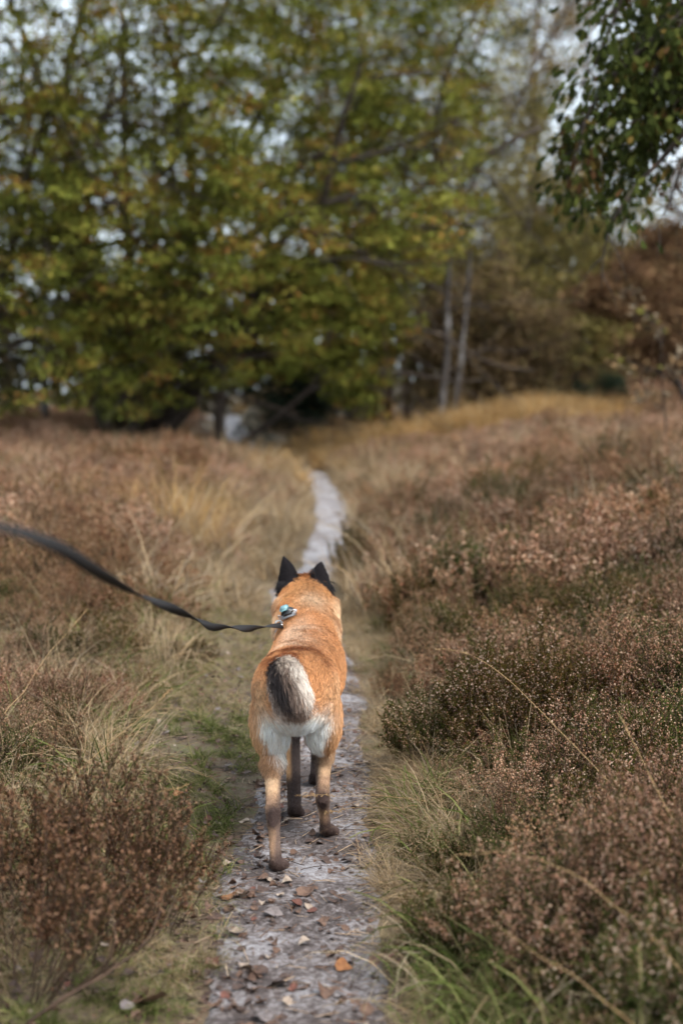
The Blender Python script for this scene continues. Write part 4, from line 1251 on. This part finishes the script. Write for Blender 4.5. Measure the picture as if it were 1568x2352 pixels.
# verge left of the path: short mixed turf with green spots
x, y, rs = spread_pts(9000, -2.4, 0, 1.8, 8.5, 11, lambda x, y, r: (x < path_c(y)) & (dpath(x, y) > -.01 + .07 * vnoise(y * 5, x * 3, 3)) & (dpath(x, y) < 1.3) & fr(x, y) & clear_dog(x, y) & (r.random(len(x)) < .58 + .5 * fbm(x * 3, y * 3, 62)))
k = part(x, y, rs, .35, .95, [M0, M0 + 1, M0 + 2], (.5, 1.1), .2)
gg = fbm(x * 2.2 + 4, y * 2.2, 63) > .10
k[4][gg] = rs.choice([E0, E0 + 1, E0 + 2], gg.sum()); parts.append(k)
x, y, rs = spread_pts(6500, -3.2, 0, 2.4, 12, 12, lambda x, y, r: (x < path_c(y)) & (dpath(x, y) > .45 + .2 * vnoise(y * 2, x, 5)) & fr(x, y) & (r.random(len(x)) < .5 + .5 * fbm(x * 1.6, y * 1.6, 64)))
k = part(x, y, rs, .6, 1.25, [S0, S0 + 1, M0, M0 + 1, M0 + 2, L0, E0], (.8, 1.3), .22); k[2][:] *= (np.where(y > 4.5, 1.2, .9) * np.where((k[4] >= E0) & (k[4] < L0), 1.5, 1.0))[:, None]; parts.append(k)
# right edge: straw lying over the path edge, brown mat
x, y, rs = spread_pts(4200, -.2, .7, 1.8, 9, 13, lambda x, y, r: (x > path_c(y)) & (dpath(x, y) > -.005 + .06 * vnoise(y * 6, x, 7)) & (dpath(x, y) < .24) & clear_dog(x, y) & (r.random(len(x)) < .8))
parts.append(part(x, y, rs, .35, .75, [S0, S0 + 1, M0, M0 + 1, M0 + 2, L0], (.6, 1.0), .3))
x, y, rs = spread_pts(800, .0, .6, 3.5, 5.0, 14, lambda x, y, r: (dpath(x, y) > .08) & (dpath(x, y) < .42) & (x > 0) & (r.random(len(x)) < .3))
parts.append(part(x, y, rs, .6, 1.0, [L0, L0 + 1, S0], (.8, 1.1), .35))
x, y, rs = spread_pts(2600, .2, 3, 2.2, 8, 15, lambda x, y, r: (dpath(x, y) > .15) & fr(x, y) & (r.random(len(x)) < .34 + .5 * fbm(x * 2, y * 2, 65)))
k = part(x, y, rs, .7, 1.4, [S0, S0 + 1, E0, E0 + 1, E0 + 2, E0], (.9, 1.3), .22); k[2][:] *= np.where(y < 3.3, .6, 1.0)[:, None]; parts.append(k)
x, y, rs = spread_pts(1500, .1, 1.3, 2.4, 4.6, 17, lambda x, y, r: (dpath(x, y) > .1) & (r.random(len(x)) < .25 + .7 * fbm(x * 2.4, y * 2.4, 67)))
parts.append(part(x, y, rs, 1.0, 2.1, [E0, E0 + 1, E0 + 2, E0, M0], (.9, 1.4), .25))
# beyond the dog: straw along the path and through the heather
x, y, rs = spread_pts(3600, -5, 5, 8, 22, 16, lambda x, y, r: (dpath(x, y) > .09) & fr(x, y, 1) & (r.random(len(x)) < np.clip(1.1 - dpath(x, y) * .9, .28, 1)))
k = part(x, y, rs, .6, 1.3, [F0, F0 + 1, S0], (.8, 1.3), .2); k[2][:] *= np.where(dpath(x, y) > .5, 1.45, 1.0)[:, None]; parts.append(k)
# golden tussocks: left bank, around the bend, and the band below the birch
for (px, d, n, sx, sy, smin, smax) in ((425, 11.0, 15, .14, .7, .9, 1.25), (330, 12.5, 12, .3, .9, .8, 1.1), (230, 12.0, 8, .3, .9, .8, 1.1), (640, 21.0, 60, .7, 2.0, .5, .8), (560, 26, 40, .8, 2.5, .5, .8), (880, 23.5, 110, .9, 2.4, .5, .85), (780, 27, 60, 1.2, 3, .4, .7), (1130, 28.5, 260, 1.5, 1.0, .9, 1.35), (1290, 28.0, 110, .5, .9, .8, 1.2),
                                   (1010, 28.0, 90, .5, .8, .7, 1.1), (660, 41, 70, .8, 1.2, .5, .9), (200, 25, 30, 1.8, 2.0, .6, 1.0), (80, 9.0, 10, .3, .6, .5, .8)):
    r_ = np.random.default_rng(int(px + d))
    x = xat(px, d) + r_.normal(0, sx, n); y = d + r_.normal(0, sy, n)
    k_ = dpath(x, y) > .08; x, y = x[k_], y[k_]
    parts.append(part(x, y, r_, smin, smax, [G0, G0 + 1, G0 + 2] if d < 16 else [16, 17], (.8, 1.15), .14))
plant('grass', src, parts, 'short turf, straw and golden moor grass between the heather', 'grass')

# ---- litter: leaves shed from the oaks and birches
def fallen(seed, kind):
    rs = np.random.default_rng(seed)
    if kind == 'oak':
        tsx = np.array([0, .12, .25, .36, .5, .62, .76, .88, 1.0]); wsx = np.array([.03, .10, .30, .20, .44, .28, .42, .26, .02])
    else:
        tsx = np.array([0, .08, .2, .35, .5, .65, .8, .92, 1.0]); wsx = np.array([.03, .22, .40, .46, .42, .32, .2, .08, .01])
    a1, a2, tw = rs.uniform(-.4, .8), rs.uniform(-.1, .9), rs.uniform(-.9, .9)
    V = []
    for t, w in zip(tsx, wsx):
        for s in (-1, -.5, 0, .5, 1):
            V.append((s * w * rs.uniform(.85, 1.1), t - .5, a1 * (t - .5) ** 2 * 1.6 + a2 * (s * w) ** 2 * 2.2 + tw * s * w * (t - .5) + .06))
    q = [(i * 5 + j, i * 5 + j + 1, (i + 1) * 5 + j + 1, (i + 1) * 5 + j) for i in range(8) for j in range(4)]
    V = np.array(V); V[:, 2] -= V[:, 2].min()
    return V, np.array(q)


LEAFC = dict(brown=((.070, .036, .024), (.14, .080, .052)), dark=((.036, .020, .015), (.078, .046, .034)), pale=((.19, .14, .105), (.32, .25, .195)),
             orange=((.15, .055, .018), (.27, .115, .04)), red=((.07, .024, .016), (.14, .052, .034)), grey=((.10, .080, .075), (.19, .158, .15)))
lmat = {}
for k_, (c1, c2) in LEAFC.items():
    lmat[k_] = rough_material('dead_leaf_' + k_, c1, c2, scale=3.2, rough=.6, bump=.4, spec=.35, bscale=14)
leaf_me = {}
for k_ in LEAFC:
    for j in range(3):
        V, q = fallen(400 + j + 7 * list(LEAFC).index(k_), 'oak' if j == 0 else 'birch')
        leaf_me[k_, j] = new_mesh('fallen_leaf_%s_%d' % (k_, j), V, [q], [lmat[k_]], smooth=True)


def put_leaf(x, y, kind, j, size, rz, tilt, label, group):
    o = obj('fallen_leaf', leaf_me[kind, j], label=label, cat='leaf', group=group, loc=(x, y, float(surf(x, y)) + (.003 if abs(x - float(path_c(y))) < float(path_w(y)) else .022)))
    o.rotation_euler = (tilt[0], tilt[1], rz); o.scale = (size,) * 3
    return o


# the ones one can point at
named = [(540, 2152, 'pale', 1, .050, 'pale tan birch leaf lying at the left side of the path near the bottom'),
         (308, 1998, 'orange', 1, .055, 'bright orange leaf in the grass left of the path, beside the dark heather'),
         (912, 2228, 'red', 0, .055, 'dark red leaf at the right edge of the path near the bottom'),
         (790, 2226, 'orange', 2, .045, 'orange brown leaf on the path near the bottom, right of the middle'),
         (658, 2032, 'pale', 2, .032, 'small cream leaf just in front of the dog\'s nearest hind paw'),
         (705, 2060, 'brown', 1, .060, 'large curled brown leaf on the path below the dog'),
         (630, 2110, 'grey', 1, .055, 'broad grey brown leaf flat on the sand below the dog'),
         (525, 2072, 'orange', 2, .055, 'orange tan leaf on the left edge of the path level with the hind paw'),
         (560, 2070, 'pale', 1, .05, 'whitish leaf beside an orange one on the left edge of the path'),
         (410, 1865, 'orange', 1, .045, 'orange leaf in the turf left of the dog\'s hind legs'),
         (745, 2290, 'brown', 2, .055, 'upright curled brown leaf on the path at the very bottom'),
         (640, 2270, 'dark', 0, .07, 'long dark curled leaf on the path at the very bottom left'),
         (600, 2345, 'grey', 2, .055, 'pale grey leaf cut by the bottom edge of the picture'),
         (345, 2330, 'brown', 1, .09, 'large brown leaf in the grass at the bottom left')]
rs = np.random.default_rng(501)
for (px, py, kd, j, sz, lb) in named:
    u, v = (px - 784) / FOC, (1176 - py) / FOC
    t = -CAM_H / (-SP + v * CP)
    put_leaf(u * t, (CP + v * SP) * t, kd, j, sz, rs.uniform(0, 6.28), (rs.uniform(-.35, .1), rs.uniform(-.35, .35)), lb, None)
# the rest that still show singly share their look; those far back or tiny are one mass
cand = []
rs = np.random.default_rng(502)
GL = {'brown': 'brown dead leaf among many like it on the path', 'dark': 'dark wet dead leaf among many like it on the path', 'grey': 'grey dead leaf among many like it on the path', 'pale': 'pale tan dead leaf among the litter on the path', 'red': 'reddish brown dead leaf among the litter on the path'}
GV = {'brown': 'brown dead leaf in the turf left of the path', 'dark': 'dark dead leaf in the turf left of the path', 'grey': 'grey dead leaf in the turf left of the path', 'pale': 'pale dead leaf in the turf left of the path', 'red': 'reddish dead leaf in the turf left of the path'}
cnt = 0
while cnt < 270:
    y = 2.85 + 2.6 * rs.random() ** 1.3; s = rs.random()
    w = float(path_w(y)); c = float(path_c(y))
    if s < .45: x = c - w * rs.uniform(.35, 1.05)
    elif s < .75: x = c + w * rs.uniform(-1, 1)
    else: x = c - w - rs.random() ** 1.3 * .5
    if abs(x - (-.18)) < .05 and abs(y - 3.93) < .07: continue
    if abs(x - (-.04)) < .05 and abs(y - 4.22) < .07: continue
    kd = rs.choice(['brown', 'dark', 'grey', 'pale', 'red'], p=[.44, .36, .06, .09, .05])
    on = x > c - w
    put_leaf(x, y, kd, int(rs.integers(0, 3)), rs.uniform(.016, .040), rs.uniform(0, 6.28), (rs.normal(0, .22), rs.normal(0, .22)), (GL if on else GV)[kd], ('%s leaves on the path' if on else '%s leaves in the turf') % kd)
    cnt += 1
keys = [k_ for k_ in leaf_me if k_[0] not in ('orange',)]
parts = []
lits = [leaf_me[k_] for k_ in keys]
x, y, rs = spread_pts(13000, -1.3, .35, 2.2, 9, 21, lambda x, y, r: (dpath(x, y) < .6) & (x < path_c(y) + path_w(y) * 1.05) & (r.random(len(x)) < np.where(x < path_c(y) - path_w(y) * .25, .8, .42)) & (fbm(x * 5, y * 5, 66) + .35 * (x < path_c(y)) > -.2))
dk = [i for i, k_ in enumerate(keys) if k_[0] in ('dark', 'brown')]
n = len(x); s = .006 + .022 * rs.random(n) ** 2.2
parts.append((x, y, np.repeat(s[:, None], 3, 1), np.stack([rs.normal(0, .35, n), rs.normal(0, .35, n), rs.uniform(0, 6.28, n)], 1), np.where(rs.random(n) < .86, rs.choice(dk, n), rs.integers(0, len(keys), n))))
X, Y, S, T, K = parts[0]
scatter('leaf_litter', np.stack([X, Y, surf(X, Y) + .002 + .022 * (dpath(X, Y) > .03) * np.random.default_rng(9).random(len(X))], 1), T, S, K, lits, 'crumbled leaf litter strewn over the path and its left edge', 'litter')

# bits of twig, needle and straw pressed into the path
def sliver(seed, ln, r, bend):
    rs = np.random.default_rng(seed); n = 6; w = np.linspace(-.5, .5, n)
    mb = MB(); mb.tube(np.stack([w * ln, bend * ln * (w ** 2) + rs.normal(0, .01 * ln, n), np.abs(rs.normal(0, .01 * ln, n)) + r], 1), r, 3)
    return mb
m_tw = [flat_material('twig_dark', (.05, .032, .026), .8), flat_material('straw_bit', (.34, .24, .16), .8), flat_material('needle_brown', (.16, .085, .05), .8)]
tws = [sliver(600 + i, .05, .0011, .3 * (i % 3 - 1)).mesh('sliver_%d' % i, [m_tw[i % 3]], col=False) for i in range(6)]
x, y, rs = spread_pts(6500, -1.0, .4, 2.3, 8, 22, lambda x, y, r: (dpath(x, y) < .22) & (x < path_c(y) + path_w(y) * 1.1))
n = len(x)
scatter('twig_litter', np.stack([x, y, surf(x, y) + .003], 1), np.stack([rs.normal(0, .12, n), rs.normal(0, .12, n), rs.uniform(0, 6.28, n)], 1), .35 + 1.1 * rs.random(n) ** 2, rs.integers(0, 6, n), tws, 'fine twigs, needles and straw bits strewn on the path', 'litter')
# ================================================================== plants one can point at
def bush(px, py, me, sc, label, hz=1.0, rz=0.0, n=1):
    u, v = (px - 784) / FOC, (1176 - py) / FOC
    t = -CAM_H / (-SP + v * CP); x, y = u * t, (CP + v * SP) * t
    o = obj('heather_bush', me, label=label, cat='bush', loc=(x, y, float(surf(x, y)) - .015))
    o.rotation_euler = (0, 0, rz); o.scale = (sc, sc, sc * hz)
    return o


b_dark = [heather(700 + i, 48, .42, .34, 60, 9, .0040, [(.035, .030, .016), (.05, .055, .018), (.07, .042, .025)], [(.30, .16, .095), (.36, .21, .135), (.2, .105, .06)], fluffy=2.0, shoots=7) for i in range(2)]
b_green = [heather(710 + i, 80, .42, .27, 80, 10, .0035, GREENS[:3], PINKB, shoots=7, leafsz=.0105) for i in range(2)]
b_brown = [heather(720 + i, 76, .40, .27, 54, 13, .0037, GREENS + GREENS[:3] + DRYLF[:2], BROWNB + PINKB[2:], fluffy=1.6, shoots=7) for i in range(2)]
for (px, py, me, sc, hz, rz, lb) in (
        (40, 2330, b_dark[0], 1.0, 1.15, .3, 'tall blurred dark brown heather filling the bottom left corner'),
        (215, 2215, b_dark[1], .98, 1.1, 1.3, 'dark brown heather beside the bottom left corner, nearest the grass verge'),
        (90, 2130, b_dark[0], .9, 1.0, 2.4, 'dark brown heather behind the one in the bottom left corner, at the left edge'),
        (330, 2150, b_dark[1], .72, 1.0, .9, 'small dark heather leaning over the verge left of the hind paw'),
        (290, 1640, b_green[0], .55, .8, .2, 'low green heather tuft left of the dog\'s rump'),
        (130, 1720, b_brown[0], .75, .9, 1.2, 'brown heather with green tips at the left edge below the leash'),
        (440, 1560, b_green[1], .5, .8, 2.0, 'small dark green heather tuft between the leash and the dog'),
        (1000, 1790, b_green[0], .78, .95, .5, 'dark green heather with pale flowers right beside the path, right of the dog\'s legs'),
        (1180, 1800, b_green[1], 1.05, 1.0, 1.7, 'largest green heather mound topped with pink white flowers, right of the dog'),
        (1340, 1790, b_green[0], .95, .95, 2.9, 'green heather right of the largest mound'),
        (1500, 1770, b_brown[1], 1.1, 1.1, .4, 'tall dark purplish heather at the right edge, level with the dog'),
        (1150, 2080, b_green[1], .62, .8, 3.5, 'low green heather among bright grass at the lower right'),
        (1080, 2240, b_green[0], .62, .8, .9, 'low reddish green heather beside the path edge at the lower right'),
        (1500, 2120, b_brown[0], .95, 1.05, 2.2, 'pinkish brown heather at the right edge, lower half'),
        (1270, 2330, b_brown[1], .9, 1.0, 1.1, 'blurred brown heather near the bottom, right of the path'),
        (1490, 2340, b_brown[0], 1.05, 1.15, .1, 'blurred pinkish brown heather in the bottom right corner'),
        (980, 1560, b_brown[1], .72, .9, 1.9, 'brown heather right of the dog\'s back, close to the path'),
        (1250, 1500, b_brown[0], .95, 1.0, 4.0, 'brown heather behind the largest green mound')):
    bush(px, py, me, sc, lb, hz, rz)

# long dry grass stalks
m_stalk = rough_material('dry_stalk', (.20, .12, .055), (.36, .23, .11), scale=30, bump=.1)


def stalk(label, pts, r=.0016, head=0.0, seed=0):
    P3 = np.array([at(*p) for p in pts]); k = len(P3)
    t = np.linspace(0, k - 1, 8 * (k - 1) + 1)
    Q = np.stack([np.interp(t, np.arange(k), P3[:, i]) for i in range(3)], 1)
    Q[1:-1] += np.random.default_rng(seed + 50).normal(0, .004, (len(Q) - 2, 3))
    for _ in range(5): Q[1:-1] = (Q[:-2] + 2 * Q[1:-1] + Q[2:]) / 4
    b0 = Q[0].copy(); g = float(surf(b0[0], b0[1]))
    mb = MB(); mb.tube(Q - b0, np.linspace(r * .72, r * .35, len(Q)) * (1 + .25 * (np.arange(len(Q)) % 9 == 4)), 5)
    o = obj('grass_stalk', mb.mesh('grass_stalk', [m_stalk], col=False, smooth=True), label=label, cat='grass stalk', loc=tuple(b0))
    if head:
        rs = np.random.default_rng(seed); hb = MB(); n = 60
        tt = 1 - head * rs.random(n); c = np.stack([np.interp(tt * (len(Q) - 1), np.arange(len(Q)), Q[:, i]) for i in range(3)], 1) - b0
        dirs = unit(np.repeat([Q[-1] - Q[-6]], n, 0) / .1 + rs.normal(0, .5, (n, 3)))
        v, q, _ = leaf_cards(c, dirs, unit(rs.normal(0, 1, (n, 3))), np.full(n, .009), np.full(n, .0025))
        hb.add(v, q)
        obj('seed_head', hb.mesh('seed_head', [m_stalk], col=False), o)
    return o


stalk('long golden stalk arching across the heather from the right edge, the most prominent', [(1640, 2060, 3.2), (1500, 1905, 3.35), (1350, 1745, 3.6), (1240, 1630, 3.8), (1150, 1545, 4.0), (1060, 1495, 4.2), (1000, 1492, 4.35)], .0019, .2, 1)
stalk('second golden stalk right of the most prominent one, near the right edge', [(1640, 2010, 3.0), (1540, 1880, 3.1), (1470, 1740, 3.3), (1420, 1640, 3.5)], .0018, .2, 2)
stalk('blurred golden stalk arching low at the lower right', [(1640, 2330, 2.5), (1480, 2130, 2.6), (1330, 2010, 2.75), (1180, 1960, 2.9), (1040, 1965, 3.05)], .0018, .2, 3)
stalk('blurred golden stalk slanting in the bottom right among brown heather', [(1480, 2380, 2.45), (1330, 2250, 2.55), (1200, 2170, 2.7), (1120, 2110, 2.8)], .0017, .0, 4)
stalk('thin dry grass stem lying across behind the dog\'s hind legs from the right', [(980, 1840, 4.0), (900, 1832, 3.98), (820, 1828, 3.96), (740, 1826, 3.95), (680, 1827, 3.95)], .0009, .35, 5)
stalk('shorter dry grass stem touching the dog\'s right hock', [(960, 1850, 4.02), (880, 1856, 4.0), (800, 1858, 3.98), (745, 1867, 3.98)], .0008, .3, 6)
stalk('long pale stalk slanting up through the heather left of the dog', [(100, 1850, 3.9), (180, 1770, 4.1), (270, 1690, 4.3), (360, 1620, 4.5), (395, 1580, 4.6)], .0016, .15, 7)
stalk('pale stalk with a bent tip above the dark heather at left', [(215, 1990, 3.3), (225, 1950, 3.35), (280, 1870, 3.5), (350, 1822, 3.6), (440, 1800, 3.7)], .0010, .4, 8)
stalk('dry stalk leaning at the left edge in front of the pale grass', [(10, 1640, 4.3), (60, 1580, 4.5), (120, 1490, 4.8), (200, 1400, 5.2)], .0015, .15, 9)
stalk('upright thin stalk standing above the right heather against the far heath', [(1390, 1320, 8.0), (1378, 1260, 8.0), (1360, 1180, 8.0), (1340, 1090, 8.0), (1330, 1020, 8.0)], .0028, .2, 10)
stalk('slanting stalk below the upright thin stalk at right', [(1500, 1450, 7.0), (1440, 1390, 7.1), (1370, 1330, 7.2), (1330, 1300, 7.3)], .0025, .0, 11)
stalk('stalk leaning left in the far heather at the right edge', [(1580, 1350, 8.0), (1530, 1290, 8.0), (1470, 1210, 8.0)], .0026, .2, 12)
stalk('straw lying on the path below the dog, pointing right', [(640, 2206, 3.34), (700, 2218, 3.31), (760, 2234, 3.28)], .0010)
stalk('straw on the pale sand patch below the dog, slanting down right', [(665, 2146, 3.49), (720, 2180, 3.41), (775, 2212, 3.335)], .0009)
stalk('short straw on the sand left of the slanting one', [(628, 2165, 3.44), (655, 2188, 3.385), (680, 2210, 3.34)], .0009)

# a bare heather twig reaching over the verge at the bottom left
tb = MB()
tpt = [(60, 2352, 2.75), (150, 2290, 2.78), (240, 2240, 2.82), (310, 2190, 2.88), (345, 2150, 2.95), (370, 2090, 3.0)]
P3 = np.array([at(*p) for p in tpt]); b0 = P3[0].copy()
tb.tube(P3 - b0, np.linspace(.0042, .0014, len(P3)), 6)
tb.tube(np.array([P3[3], P3[3] + (.05, .02, .04), P3[3] + (.08, .03, .10)]) - b0, [.0024, .0018, .001], 5)
tb.tube(np.array([P3[2], P3[2] + (.02, .02, .07), P3[2] + (.01, .04, .14)]) - b0, [.0024, .0018, .001], 5)
obj('bare_twig', tb.mesh('bare_twig', [m_stem], col=False, smooth=True), label='bare dark twig reaching over the grass at the bottom left', cat='twig', loc=tuple(b0))
